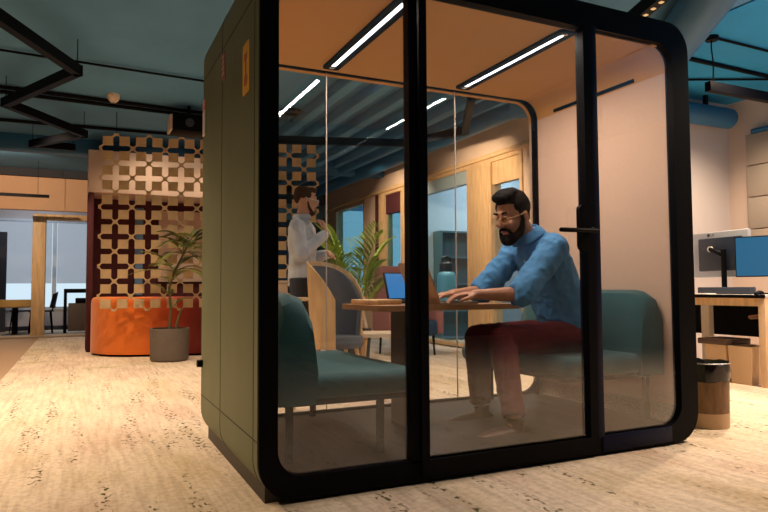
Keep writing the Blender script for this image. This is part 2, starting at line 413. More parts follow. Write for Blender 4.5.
# back frame and three butt jointed panes
MB().ring(rrect(.06, 2.31, .05, 2.16, .14, 10), rrect(.085, 2.268, .115, 2.143, .13, 10), XZ(1.165), XZ(1.195)).build('back_frame', BLACK, pod)
for x0, x1 in ((.08, .707), (.713, 1.617), (1.623, 2.29)):
    MB().box(x0, x1, 1.175, 1.185, .11, 2.146).build('back_pane', CLEARB, pod)
for x in (.710, 1.620): part(MB().box(x-.0022, x+.0022, 1.1745, 1.1855, .115, 2.143).build('joint_seal', SEAL, pod), 'pale translucent strip between two panes')
# stickers on the left flank
YEL = mat('yellow_sticker', (.9, .52, .04), .5); ORG = mat('orange_print', (.55, .17, .03), .5)
st = part(MB().prism(rrect(.165, .285, 1.655, 1.875, .02, 4), YZ(-.0022), YZ(-.0002)).build('sticker', YEL, pod), 'yellow rounded sticker with orange print')
MB().prism(rrect(.195, .255, 1.69, 1.74, .022, 4), YZ(-.003), YZ(-.002)).box(-.003, -.002, .215, .235, 1.735, 1.82).box(-.003, -.002, .20, .25, 1.80, 1.83).build('print', ORG, st)
st = part(MB().prism([(.66, 1.85), (.73, 1.86), (.765, 2.00), (.68, 2.00)], YZ(-.0022), YZ(-.0002)).build('sticker', mat('rust_sticker', (.30, .09, .05), .5), pod), 'narrow rust coloured sticker')
pr = MB()
for k in range(4): pr.box(-.003, -.002, .685, .735, 1.885+.028*k, 1.897+.028*k)
pr.box(-.003, -.002, .705, .715, 1.885, 1.98); pr.build('print', mat('cream_print', (.6, .45, .33), .5), st)
part(MB().box(-.006, -.0002, 1.20, 1.27, 1.70, 1.84).build('notice', mat('white_paper', (.75, .7, .68), .6), pod), 'small white paper notice')
part(MB().box(-.006, -.0002, 1.20, 1.27, 1.845, 1.90).build('notice', mat('pink_paper', (.7, .3, .3), .6), pod), 'small pink paper notice')
part(MB().lathe((0, 0, 0), [(0, 0), (.02, 0), (.02, .03), (0, .03)], 12, M.Translation((-.03, 1.24, .42)) @ M.Rotation(PI/2, 4, 'Y')).build('bumper', BLACK, pod), 'black round bumper')
part(MB().lathe((0, 0, 0), [(0, 0), (.02, 0), (.02, .02), (0, .02)], 12, M.Translation((W, .05, 1.99)) @ M.Rotation(PI/2, 4, 'Y')).build('bumper', mat('pale_plastic', (.6, .5, .4), .4), pod), 'pale round bumper')

# ------------------------------------------------------------------ sofas inside the pod
def sofa(flip, label):
    """built with its back at the left pod wall; flip mirrors it"""
    mx = M.Translation((W, 0, 0)) @ M.Scale(-1, 4, V((1, 0, 0))) if flip else M.Identity(4)
    c = mx @ V((.45, .65, .062))
    t = thing('bench_sofa', c, label, 'sofa', 'two seat sofas facing each other in the pod')
    sx = .80 if not flip else .78
    y0, y1 = (.13, 1.17)
    def fin(mb, n, m): return mb.xf(mx).build(n, m, t)
    fin(MB().box(.15, sx-.03, y0+.04, y1-.04, .335, .37, .01, 2), 'seat_base', mat('dark_sofa_base', (.008, .015, .018), .8))
    fin(MB().box(.24, sx, y0, y1, .362, .468, .045, 5), 'seat_cushion', TEAL)
    b = MB(); b.loft([[V((x, y, z)) for x, y, z in ring] for ring in
        [[(.115+dx*k, y, .35+(.465-e)*tz) for dx, tz, k in ((0, 0, 1), (.16, 0, 1), (.17, .35, 1), (.15, .8, 1), (.115, .96, 1), (.06, 1.0, 1), (.02, .96, 1), (0, .8, 1))]
         for y, e in ((y0-.01, .10), (y0+.015, .04), (y0+.06, .01), (y0+.12, 0), (y1-.12, 0), (y1-.06, .01), (y1-.015, .04), (y1+.01, .10))]])
    fin(b, 'backrest', TEAL)
    for x, y in ((.18, y0+.06), (sx-.20, y0+.06), (.18, y1-.06), (sx-.20, y1-.06)):
        fin(MB().box(x-.014, x+.014, y-.014, y+.014, 0.062, .345), 'leg', BLACK)
    return t
sofa(False, 'teal two seat sofa in the left end of the pod, empty')
sofa(True, 'teal two seat sofa in the right end of the pod, seating the man in blue')

# ------------------------------------------------------------------ table and what stands on it
TZ = .745
t = thing('pod_table', (1.1, .72, .062), 'wooden meeting table on a black slab leg between the two pod sofas', 'table')
MB().prism(rrect(.70, 1.555, .38, .95, .06, 6), XY(TZ-.028), XY(TZ)).build('tabletop', TABLEWOOD, t)
MB().box(.95, 1.04, .58, .76, .085, TZ-.028, .006).build('pedestal', BLACK, t)
MB().prism(rrect(.82, 1.26, .46, .90, .08, 6), XY(.062), XY(.085)).build('base_plate', BLACK, t)
MB().box(.932, .95, .58, .76, .085, TZ-.03).build('edge_strip', mat('brown_edge', (.10, .045, .02), .5), t)

def laptop(loc, rz, ang, label, shell, screen, depth=.225, width=.31):
    t = thing('laptop', loc, label, 'laptop'); t.rotation_euler = (0, 0, rz)
    o = V(loc)
    def fin(mb, n, m, p=None):
        ob = mb.build(n, m, None); ob.location = ob.location; ob.parent = p or t; return ob
    b = fin(MB().box(0, depth, -width/2, width/2, 0, .014, .004), 'base', shell)
    fin(MB().box(.02, .125, -width/2+.02, width/2-.02, .0135, .0165), 'keyboard', mat('black_keys', (.015, .015, .018), .5), None)
    mx = M.Translation((0, 0, .014)) @ M.Rotation(-ang, 4, 'Y')
    fin(MB().box(-.008, 0, -width/2, width/2, 0, depth, .003, mtx=mx), 'lid', shell)
    fin(MB().box(0, .0012, -width/2+.012, width/2-.012, .014, depth-.01, mtx=mx), 'screen', screen)
    return t
SCR = mat('lit_screen', (.02, .05, .1), .3, emit=(.03, .17, .42), estr=1.1, var=0)
laptop((1.03, .53, TZ+.001), 0, math.radians(22), 'open silver laptop under the hands of the man in blue', mat('silver_shell', (.45, .33, .24), .35, .5), SCR)
laptop((1.09, .90, TZ+.001), math.radians(-72), math.radians(14), 'open black laptop with a lit blue screen at the far side of the pod table', mat('black_shell', (.012, .012, .014), .4), SCR, .17, .26)
t = MB().box(.735, .935, .62, .86, TZ, TZ+.026, .006).build('wooden_tray', WOOD); tag(t, 'flat light wooden tray on the pod table left of the black laptop', 'tray')
t = thing('water_bottle', (1.335, .83, TZ), 'blue steel water bottle with dark lid on the pod table', 'bottle')
MB().lathe((1.335, .83, TZ), [(0, 0), (.050, 0), (.055, .006), (.055, .150), (.050, .172), (.036, .185), (0, .185)], 24).build('bottle_body', mat('bottle_blue', (.10, .36, .46), .4, .1), t)
MB().lathe((1.335, .83, TZ+.18), [(0, 0), (.040, 0), (.041, .05), (.032, .06), (0, .06)], 24).build('lid', mat('bottle_lid', (.02, .035, .04), .5), t)
l = MB().tube([(1.307, .83, TZ+.23), (1.309, .83, TZ+.262), (1.335, .83, TZ+.272), (1.361, .83, TZ+.262), (1.363, .83, TZ+.23)], .009, 8).build('carry_loop', mat('bottle_lid', (0, 0, 0)), t)

# ------------------------------------------------------------------ people
def Pm(mx, p): return mx @ V(p)
def head_parts(mx, skin, hair, beard):
    """head facing -X, chin at z~-.125, centre at origin"""
    skin.ball((.012, 0, .03), (.094, .075, .095), mx); skin.ball((-.012, 0, -.03), (.078, .066, .078), mx)
    skin.ball((-.035, 0, -.075), (.052, .05, .045), mx); skin.ball((-.072, 0, -.100), (.022, .026, .02), mx)
    skin.tube([(-.088, 0, .022), (-.102, 0, -.004), (-.114, 0, -.026), (-.094, 0, -.036)], [.008, .010, .013, .009], 8, mtx=mx, dome=True)
    skin.ball((-.082, 0, .032), (.014, .052, .011), mx)
    for s in (-1, 1):
        skin.ball((-.068, s*.04, -.028), (.022, .02, .02), mx)
        skin.ball((.018, s*.079, -.012), (.020, .009, .032), mx)
        skin.ball((-.100, s*.012, -.032), (.010, .009, .008), mx)
        skin.ball((-.079, s*.031, .006), (.012, .014, .010), mx)
    skin.tube([(-.080, -.022, -.068), (-.092, 0, -.066), (-.080, .022, -.068)], [.006, .009, .006], 8, mtx=mx, dome=True)
def hand_parts(mx, mb, curl=.5, spread=1.0):
    """wrist at origin, fingers to +x, palm down (-z), thumb on +y side"""
    mb.tube([(-.03, 0, 0), (.02, 0, 0), (.055, 0, .003), (.088, 0, 0)], [(.026, .019), (.034, .016), (.040, .015), (.040, .012)], 12, flat=(0, 0, 1), mtx=mx, dome=True)
    for y, L, rr in ((.030, .070, .0085), (.0105, .080, .009), (-.0105, .074, .0085), (-.031, .058, .0075)):
        p = [V((.075, y, 0))]; a = -.05
        for seg_ in (.18+.012/L, .42, .30, .24):
            p.append(p[-1]+V((math.cos(a), y*.25*spread*.6, math.sin(a)))*L*seg_); a -= curl
        mb.tube(p, [rr*1.1, rr*1.08, rr, rr*.95, rr*.8], 8, mtx=mx, dome=True)
    mb.tube([(.015, .022, -.004), (.045, .052, -.012), (.075, .066, -.018), (.098, .066, -.024)], [.014, .012, .0105, .009], 8, mtx=mx, dome=True)
def frame_to(origin, xdir, zdir):
    x = V(xdir).normalized(); z = V(zdir); z = (z-x*z.dot(x)).normalized(); y = z.cross(x)
    m = M((x, y, z)).transposed().to_4x4(); m.translation = V(origin); return m

SKIN = mat('skin', (.44, .20, .11), .55, var=.06, vscale=30)
SKIN2 = mat('fair_skin', (.50, .27, .18), .55)
HAIR = mat('black_hair', (.008, .005, .004), .75, var=.4, vscale=60, stretch=(1, 6, 6), bump=.9, bscale=70, spec=.12)
EYE = mat('dark_eye', (.01, .008, .006), .2)
DENIM = mat('blue_shirt_cloth', (.065, .235, .47), .85, var=.16, vscale=14, bump=.7, bscale=13)
TROUS = mat('burgundy_trousers', (.15, .012, .016), .85, var=.15, vscale=20, bump=.4, bscale=16)
LEATHER = mat('brown_leather', (.09, .032, .014), .4, var=.2, vscale=25)

man = thing('person', (1.8, .5, .062), 'bearded man in blue shirt and burgundy trousers sitting in the pod typing on a laptop', 'person')
HY = .50
hm = M.Translation((1.562, HY-.01, 1.232)) @ M.Rotation(math.radians(14), 4, 'Z') @ M.Rotation(math.radians(-17), 4, 'Y') @ M.Scale(1.03, 4)
sk = MB()
torso = [(1.945, .50, .50), (1.945, .50, .58), (1.905, .50, .70), (1.855, .50, .82), (1.80, .50, .94), (1.755, .50, 1.03), (1.715, .50, 1.085), (1.685, .50, 1.115)]
trad = [(.155, .11), (.16, .115), (.142, .10), (.148, .10), (.165, .105), (.17, .095), (.12, .07), (.065, .058)]
sk.tube(torso, trad, 18, flat=(1, 0, .35))
sk.tube([(1.70, .50, 1.08), (1.655, .50, 1.135), (1.61, .495, 1.20), (1.59, .49, 1.24)], [.066, .058, .057, .055], 14)
head_parts(hm, sk, None, None)
Lsh, Lel, Lwr = V((1.715, .335, 1.055)), V((1.475, .305, .795)), V((1.225, .365, .797))
Rsh, Rel, Rwr = V((1.715, .665, 1.055)), V((1.500, .715, .805)), V((1.255, .640, .797))
for sh, el, wr in ((Lsh, Lel, Lwr), (Rsh, Rel, Rwr)):
    sk.tube([sh, sh.lerp(el, .5), el], [.05, .045, .038], 12, dome=True)
    sk.tube([el, el.lerp(wr, .3), el.lerp(wr, .75), wr], [.038, .040, .030, (.027)], 12, dome=True)
hand_parts(frame_to(Lwr, (-1, .22, -.06), (0, 0, 1)) @ M.Scale(1, 4), sk, .32)      # left hand: thumb towards +Y side
hand_parts(frame_to(Rwr, (-1, -.25, -.06), (0, 0, 1)) @ M.Scale(-1, 4, V((0, 1, 0))), sk, .32)
Lh, Lk, La = V((1.93, .41, .545)), V((1.415, .395, .548)), V((1.385, .262, .15))
Rh, Rk, Ra = V((1.93, .59, .545)), V((1.42, .64, .548)), V((1.45, .66, .15))
for hp, kn, an in ((Lh, Lk, La), (Rh, Rk, Ra)):
    sk.tube([hp, hp.lerp(kn, .5), kn], [.078, .068, .052], 12, dome=True)
    sk.tube([kn, kn.lerp(an, .35), an, an+V((-.01, 0, -.05))], [.05, .052, .036, .036], 12, dome=True)
    sk.tube([an+V((.03, 0, -.055)), an+V((-.06, 0, -.055)), an+V((-.17, -.005, -.065))], [(.032, .028), (.038, .025), (.035, .015)], 12, flat=(0, 0, 1), dome=True)
body = remesh('body', sk, .005, SKIN, man, 3)
# hair, beard, glasses, eyes
ha = MB()
ha.ball((.022, 0, .088), (.092, .074, .052), hm); ha.ball((.075, 0, .045), (.045, .070, .085), hm); ha.ball((.07, 0, -.012), (.036, .060, .06), hm)
ha.ball((-.052, -.005, .118), (.052, .062, .030), hm); ha.ball((-.085, -.012, .112), (.026, .046, .022), hm); ha.ball((-.01, 0, .128), (.075, .062, .028), hm)
for s in (-1, 1):
    ha.ball((.02, s*.066, .055), (.062, .016, .045), hm); ha.tube([(-.012, s*.073, .04), (-.010, s*.074, -.01)], [.011, .008], 8, mtx=hm, dome=True)
    ha.tube([(-.098, s*.016, .034), (-.092, s*.045, .038)], [.0055, .004], 6, mtx=hm, dome=True)
remesh('hair', ha, .004, HAIR, man, 2, .002, 45)
be = MB()
be.ball((-.068, 0, -.115), (.042, .045, .034), hm); be.ball((-.045, 0, -.105), (.045, .05, .03), hm)
for s in (-1, 1):
    be.tube([(-.008, s*.073, -.02), (-.016, s*.069, -.06), (-.035, s*.056, -.09), (-.06, s*.035, -.105)], [.009, .016, .022, .024], 10, mtx=hm, dome=True)
    be.tube([(-.098, s*.006, -.052), (-.088, s*.028, -.062), (-.075, s*.036, -.085)], [.008, .008, .010], 8, mtx=hm, dome=True)
remesh('beard', be, .004, HAIR, man, 2, .0015, 60)
MB().tube([(-.094, -.018, -.066), (-.101, 0, -.064), (-.094, .018, -.066)], [.004, .006, .004], 8, mtx=hm, dome=True).build('lips', mat('lips', (.40, .12, .10), .5), man)
for s in (-1, 1): MB().ball((-.086, s*.031, .006), (.007, .010, .005), hm).build('eye', EYE, man)
gl = MB()
for s in (-1, 1):
    c = [Pm(hm, (-.106, s*.033+.024*math.cos(a*PI/6), -.002+.020*math.sin(a*PI/6))) for a in range(13)]
    gl.tube(c, .0028, 6); gl.tube([(-.104, s*.057, .004), (-.05, s*.078, .006), (.022, s*.086, .010)], .0032, 6, mtx=hm)
gl.tube([(-.107, -.010, .004), (-.110, 0, .007), (-.107, .010, .004)], .0025, 6, mtx=hm)
part(gl.build('eyeglasses', mat('amber_frames', (.55, .30, .13), .3), man), 'amber framed eyeglasses')
# shirt
sh_ = MB()
st = [tuple(V(p)) for p in torso[1:7]]+[(1.69, .50, 1.115), (1.668, .50, 1.140)]; sr = [(.178, .132), (.166, .125), (.172, .124), (.188, .126), (.19, .112), (.135, .088), (.080, .074), (.070, .064)]
sh_.tube(st, sr, 20, flat=(1, 0, .35))
for s, e in ((Lsh, Lel), (Rsh, Rel)):
    sh_.ball(s+V((.01, 0, -.005)), (.078, .066, .07))
    sh_.tube([s+V((.02, 0, 0)), s.lerp(e, .4)+V((.012, 0, 0)), s.lerp(e, .8), e+V((-.01, .003, .0))], [.074, .070, .066, .064], 14)
    d = (Lwr-Lel).normalized() if s is Lsh else (Rwr-Rel).normalized()
    sh_.tube([e+V((.035, 0, 0)), e+d*.01, e+d*.045], [.058, .062, .057], 14)
shirt = remesh('shirt', sh_, .007, DENIM, man, 4, .009)
co_ = MB()
nb = V((1.672, .5, 1.128)); ax = V((-.55, 0, .83)).normalized(); m_ = frame_to(nb, (0, 1, 0), ax)
rings = []
for hgt, rr in ((-.012, .072), (.010, .070), (.026, .068), (.030, .074), (.010, .088), (-.016, .102), (-.020, .096)):
    rings.append([m_ @ V((rr*math.cos(k*PI/12), rr*math.sin(k*PI/12)*1.0, hgt)) for k in range(24)])
co_.loft(rings, cap=False)
co_.build('collar', DENIM, shirt)
for k, (x, z) in enumerate(((1.592, 1.06), (1.64, .98), (1.69, .88))): MB().ball((x+.012, .50, z), (.006, .006, .006)).build('button', mat('pale_button', (.6, .6, .6), .4), shirt)
# trousers and shoes
tr = MB()
tr.tube([(1.95, .50, .485), (1.945, .50, .60), (1.93, .50, .665)], [(.165, .13), (.175, .133), (.16, .12)], 18, flat=(1, 0, .2))
for hp, kn, an in ((Lh, Lk, La), (Rh, Rk, Ra)):
    tr.tube([hp+V((.03, 0, 0)), hp.lerp(kn, .4), hp.lerp(kn, .8), kn], [.098, .090, .078, .073], 14, dome=True)
    tr.tube([kn+V((0, 0, .02)), kn.lerp(an, .3), kn.lerp(an, .7), an+V((0, 0, .03))], [.068, .068, .060, .056], 14, dome=False)
remesh('trousers', tr, .007, TROUS, man, 4, .005)
for an in (La, Ra):
    s_ = MB()
    s_.tube([an+V((.045, 0, -.055)), an+V((-.04, 0, -.052)), an+V((-.13, -.006, -.056)), an+V((-.20, -.012, -.062))], [(.040, .034), (.044, .034), (.047, .030), (.036, .022)], 14, flat=(0, 0, 1), dome=True)
    s_.tube([an+V((.008, 0, .02)), an+V((.008, 0, -.05))], [.046, .044], 12)
    so = remesh('shoe', s_, .006, LEATHER, man, 3)
    zl = .0625
    pl = [(an.x+.065, an.y-.03), (an.x+.075, an.y), (an.x+.065, an.y+.03), (an.x-.04, an.y+.042), (an.x-.14, an.y+.042), (an.x-.215, an.y+.02), (an.x-.232, an.y-.012), (an.x-.215, an.y-.04), (an.x-.14, an.y-.052), (an.x-.04, an.y-.044)]
    MB().prism(pl, XY(zl), XY(zl+.02)).build('sole', mat('dark_sole', (.02, .012, .008), .6), so)

# standing man beyond the pod
P2 = V((1.17, 3.05, 0))
man2 = thing('person', P2, 'man in pale grey shirt standing behind the pod with his hand at his chin', 'person')
R2 = M.Translation(P2) @ M.Rotation(math.radians(150), 4, 'Z')       # local: faces -X, left hand -Y
def q2(l): return [R2 @ V(p) for p in l]
fl = (R2.to_3x3() @ V((1, 0, 0)))
sk = MB()
sk.tube(q2([(0, 0, .90), (0, 0, 1.0), (.0, 0, 1.12), (.0, 0, 1.27), (.01, 0, 1.38), (.01, 0, 1.45)]), [(.15, .10), (.145, .10), (.135, .095), (.16, .11), (.165, .095), (.07, .06)], 18, flat=fl)
sk.tube(q2([(.01, 0, 1.42), (.0, 0, 1.49), (-.015, 0, 1.56)]), [.06, .056, .054], 12)
hm2 = R2 @ M.Translation((-.03, 0, 1.625)) @ M.Rotation(math.radians(25), 4, 'Z') @ M.Rotation(math.radians(-6), 4, 'Y')
head_parts(hm2, sk, None, None)
arms2 = []
for sgn, el, wr in ((1, (-.04, .25, 1.12), (-.235, .08, 1.33)), (-1, (-.03, -.26, 1.12), (-.24, -.02, 1.14))):
    sh, el, wr = q2([(.01, sgn*.19, 1.385), el, wr]); arms2.append((sh, el, wr))
    sk.tube([sh, sh.lerp(el, .5), el], [.05, .044, .038], 12, dome=True); sk.tube([el, el.lerp(wr, .4), wr], [.037, .036, .026], 12, dome=True)
hand_parts(frame_to(arms2[0][2], R2.to_3x3() @ V((.35, -.35, .85)), R2.to_3x3() @ V((-.9, .1, .3))), sk, .55)
hand_parts(frame_to(arms2[1][2], R2.to_3x3() @ V((-.3, .9, .05)), R2.to_3x3() @ V((-.6, 0, .8))), sk, .35)
legs2 = []
for sgn in (1, -1):
    a, b, c = q2([(0, sgn*.09, .92), (-.01, sgn*.10, .50), (.02, sgn*.11, .10)]); legs2.append((a, b, c))
    sk.tube([a, a.lerp(b, .5), b], [.082, .07, .052], 12, dome=True); sk.tube([b, b.lerp(c, .35), c], [.05, .053, .036], 12, dome=True)
    d = R2.to_3x3() @ V((-1, 0, 0)); sk.tube([c-d*.03+V((0, 0, -.055)), c+d*.08+V((0, 0, -.06)), c+d*.17+V((0, 0, -.07))], [(.032, .03), (.038, .026), (.03, .016)], 12, flat=(0, 0, 1), dome=True)
remesh('body', sk, .006, SKIN2, man2, 3)
ha = MB(); BROWNH = mat('brown_hair', (.05, .024, .012), .75, spec=.15, bump=.4, bscale=90)
ha.ball((.022, 0, .078), (.090, .074, .050), hm2); ha.ball((.07, 0, .04), (.046, .068, .08), hm2); ha.ball((-.045, 0, .100), (.045, .058, .028), hm2)
for s in (-1, 1): ha.ball((.02, s*.066, .045), (.055, .015, .045), hm2)
remesh('hair', ha, .006, BROWNH, man2, 2)
be = MB(); be.ball((-.062, 0, -.108), (.036, .04, .026), hm2)
for s in (-1, 1): be.tube([(-.004, s*.072, -.02), (-.02, s*.066, -.065), (-.055, s*.035, -.100)], [.008, .013, .017], 8, mtx=hm2, dome=True)
remesh('beard', be, .006, BROWNH, man2, 2)
for s in (-1, 1): MB().ball((-.086, s*.031, .006), (.007, .010, .005), hm2).build('eye', EYE, man2)
gl = MB()
for s in (-1, 1):
    gl.tube([Pm(hm2, (-.106, s*.033+.022*math.cos(a*PI/6), -.002+.018*math.sin(a*PI/6))) for a in range(13)], .003, 6); gl.tube([(-.104, s*.056, .004), (-.05, s*.078, .006), (.022, s*.086, .010)], .003, 6, mtx=hm2)
gl.build('eyeglasses', mat('clear_frames', (.55, .6, .65), .2), man2)
sh_ = MB(); PALE = mat('pale_shirt', (.52, .55, .62), .85, var=.12, vscale=12, bump=.5, bscale=12)
sh_.tube(q2([(0, 0, .86), (0, 0, 1.0), (.0, 0, 1.12), (.0, 0, 1.27), (.01, 0, 1.38), (.01, 0, 1.45)]), [(.172, .125), (.162, .118), (.152, .112), (.178, .126), (.182, .108), (.082, .07)], 20, flat=fl)
for sh, el, wr in arms2:
    sh_.tube([sh, sh.lerp(el, .5), el], [.066, .060, .055], 12, dome=True); sh_.tube([el, el.lerp(wr, .5), el.lerp(wr, .88)], [.053, .048, .040], 12, dome=True)
shirt2 = remesh('shirt', sh_, .008, PALE, man2, 3, .006)
m_ = R2 @ M.Translation((.005, 0, 1.46)); rings = []
for hgt, rr in ((-.02, .072), (.02, .068), (.035, .067), (.035, .075), (.0, .092)):
    rings.append([m_ @ V((rr*math.cos(k*PI/10), rr*math.sin(k*PI/10), hgt)) for k in range(20)])
MB().loft(rings, cap=False).build('collar', PALE, shirt2)
tr = MB(); DARKT = mat('dark_trousers', (.03, .035, .05), .85)
tr.tube(q2([(0, 0, .84), (0, 0, .95), (0, 0, 1.0)]), [(.165, .118), (.16, .118), (.155, .11)], 18, flat=fl)
for a, b, c in legs2: tr.tube([a, a.lerp(b, .5), b, b.lerp(c, .5), c+V((0, 0, -.02))], [.096, .085, .072, .068, .062], 12)
remesh('trousers', tr, .009, DARKT, man2, 3, .005)
for a, b, c in legs2:
    s_ = MB(); d = R2.to_3x3() @ V((-1, 0, 0))
    s_.tube([c-d*.045+V((0, 0, -.06)), c+d*.05+V((0, 0, -.06)), c+d*.14+V((0, 0, -.062)), c+d*.20+V((0, 0, -.07))], [(.038, .036), (.044, .036), (.046, .03), (.036, .022)], 12, flat=(0, 0, 1), dome=True)
    remesh('shoe', s_, .007, BLACK, man2, 2)

# ------------------------------------------------------------------ lattice screen, bench, booth, potted plant
A0 = V((-.45, 5.95, 0)); dv = V((.976, -.218, 0)).normalized(); nv = V((-dv.y, dv.x, 0)); hx, hz, z0 = .19, .18, .575
lat = thing('lattice_screen', A0+dv*1.33, 'tall cut-out star pattern lattice screen hanging in front of the orange bench', 'screen')
lat.location.z = z0
lm = MB()
cell = [(.88, 0), (1, 0), (1, .12), (.86, .18), (.80, .27), (.80, .80), (.27, .80), (.18, .86), (.12, 1), (0, 1), (0, .88), (.14, .82), (.20, .73), (.20, .20), (.73, .20), (.82, .14)]
for i in range(14):
    for j in range(12):
        c = cell if (i+j) % 2 == 0 else [(1-a, b) for a, b in cell][::-1]
        # a hair of overlap keeps the links joined
        pts = [A0+dv*((i+.5+(a-.5)*1.012)*hx)+V((0, 0, z0+(j+.5+(b-.5)*1.012)*hz)) for a, b in c]
        lm.loft([pts, [p+nv*.03 for p in pts]])
lm.build('cut_panel', LATW, lat, smooth=False)
for s in (.19, 1.33, 2.47):
    p = A0+dv*s+nv*.015; MB().tube([p+V((0, 0, z0+12*hz-.02)), p+V((0, 0, CZ))], .004, 6).build('hanging_wire', BLACK, lat)
# bench
out = [(-.46, 7.0), (-.50, 6.8), (-.49, 6.6), (-.42, 6.4), (-.30, 6.24), (-.12, 6.12), (.10, 6.04), (.40, 5.97), (.80, 5.87), (1.3, 5.75), (1.75, 5.64), (1.88, 5.66), (1.95, 5.75), (2.0, 6.0), (2.05, 6.3), (1.9, 6.4)]
inn = [(-.02, 7.0), (-.06, 6.85), (-.05, 6.75), (.0, 6.68), (.06, 6.63), (.15, 6.58), (.28, 6.54), (.48, 6.49), (.80, 6.41), (1.2, 6.31), (1.6, 6.22), (1.68, 6.22), (1.72, 6.25), (1.75, 6.3), (1.77, 6.36), (1.8, 6.42)]
bench = thing('curved_bench', (.6, 6.2, 0), 'curved upholstered lounge bench fading from orange to burgundy behind the lattice', 'bench')
def shrink(l, k, c): return [V((p[0], p[1], 0)).lerp(V((q_[0], q_[1], 0)), k) for p, q_ in zip(l, c)]
bm_ = MB(); loop = out+inn[::-1]; opp = inn+out[::-1]
def lp(k, z): return [V((p[0]+(q_[0]-p[0])*k, p[1]+(q_[1]-p[1])*k, z)) for p, q_ in zip(loop, opp)]
bm_.loft([lp(.0, .03), lp(0, .66), lp(.015, .70), lp(.05, .728), lp(.12, .74)])
bm_.build('upholstery', axis_ramp('orange_burgundy_cloth', 0, [(0, (.78, .185, .012)), (.22, (.75, .16, .012)), (.36, (.50, .05, .012)), (.50, (.16, .012, .012)), (1, (.10, .010, .012))]), bench)
MB().loft([lp(.08, 0), lp(.08, .035)]).build('kick_base', BLACK, bench)
# booth behind the bench
booth = thing('lounge_booth', (.6, 7.4, 0), 'burgundy lined booth under a pink header wall behind the lattice', 'booth')
MB().box(-.56, -.48, 7.05, 7.8, 0, 2.16, .03).build('side_panel', BURG, booth)
MB().box(-.48, 1.75, 7.72, 7.8, 0, 2.16).build('back_panel', BURG, booth)
MB().box(1.75, 1.83, 7.05, 7.8, 0, 2.16, .03).build('side_panel', BURG, booth)
part(MB().box(-.56, 1.83, 7.03, 7.8, 2.16, 2.74, .01).build('header', WALLP, booth), 'pink plastered header')
part(MB().box(.42, 1.70, 7.66, 7.72, .95, 2.02, .01).build('wall_panel', WALLP, booth), 'pink wall panel')
part(MB().box(.09, .20, 7.67, 7.72, .75, 2.05, .008).build('light_slot', mat('blue_strip', (.12, .25, .42), .5), booth), 'narrow blue strip')

def leaf(mb, base, tip, width, droop, n=6, up=V((0, 0, 1))):
    """one tapering blade with thickness"""
    base, tip = V(base), V(tip); d = tip-base; side = d.cross(V((0, 0, 1)))
    if side.length < 1e-4: side = V((1, 0, 0))
    side.normalize(); rings = []
    for k in range(n+1):
        t = k/n; p = base+d*t+V((0, 0, -droop*t*t)); wd = max(.0012, width*math.sin(PI*min(1, .08+t*.92))**.7)
        nrm = side.cross(d).normalized()*.0012
        rings.append([p-side*wd-nrm*0, p+nrm+V((0, 0, -.15*wd)), p+side*wd, p-nrm+V((0, 0, -.15*wd))])
    mb.loft(rings)
LEAF = mat('palm_leaf', (.26, .38, .07), .5, var=.35, vscale=5)
LEAFD = mat('dark_leaf', (.17, .20, .045), .5, var=.4, vscale=8)
BARK = mat('stem_bark', (.12, .10, .04), .8)
def frond(mb, base, end, arch, ln, nl=14, w=.014):
    base, end = V(base), V(end); pts = []
    for k in range(nl+1):
        t = k/nl; pts.append(base.lerp(end, t)+V((0, 0, arch*math.sin(PI*t*.9))))
    mb.tube(pts, [.006*(1-.7*k/nl) for k in range(nl+1)], 6)
    for k in range(3, nl+1):
        t = k/nl; d = (pts[k]-pts[k-1]).normalized(); sd = d.cross(V((0, 0, 1))).normalized(); L = ln*(.55+.45*math.sin(PI*t))*(1.1-.35*t)
        for s in (-1, 1): leaf(mb, pts[k], pts[k]+(d*.65+sd*s*.75).normalized()*L+V((0, 0, .02)), w, .25*L, 4)
PP = V((.33, 5.48, 0))
plant = thing('potted_palm', PP, 'slim potted palm in a taupe round planter beside the orange bench', 'potted plant')
MB().lathe(PP, [(0, 0), (.20, 0), (.215, .02), (.225, .36), (.222, .38), (.20, .38), (.195, .33), (0, .33)], 32).build('planter', mat('taupe_planter', (.13, .10, .08), .7, var=.08, vscale=10), plant)
MB().lathe(PP, [(0, .32), (.197, .32), (.197, .345), (0, .35)], 24).build('soil', mat('soil', (.03, .02, .012), .95, var=.5, vscale=60), plant)
stp = [PP+V(p) for p in ((0, 0, .33), (.01, .0, .6), (-.01, 0, .85), (.05, -.01, 1.05), (.14, -.03, 1.25), (.20, -.04, 1.36))]
MB().tube(stp, [.020, .016, .014, .013, .011, .008], 8).tube([PP+V((.07, .02, .33)), PP+V((.10, .02, .5)), PP+V((.14, .0, .62))], [.018, .014, .008], 8).build('stem', BARK, plant)
lv = MB(); random.seed(3)
for k in range(22):
    a = k*2.4; t = stp[5] if k < 10 else (stp[4] if k < 16 else stp[3]); L = random.uniform(.28, .42)
    frond(lv, t, t+V((math.cos(a)*L, math.sin(a)*L*(.4 if math.sin(a) > 0 else 1), random.uniform(-.12, .22))), .07, .15, 12, .017)
for k in range(5):
    a = k*1.3+.4; frond(lv, stp[1]+V((0, 0, .08*k)), stp[1]+V((math.cos(a)*.22, math.sin(a)*(.08 if math.sin(a) > 0 else .22), .12+.08*k)), .04, .12, 9, .015)
frond(lv, stp[3], stp[3]+V((-.50, .06, -.06)), .05, .09, 10, .016)
lv.build('foliage', LEAFD, plant)

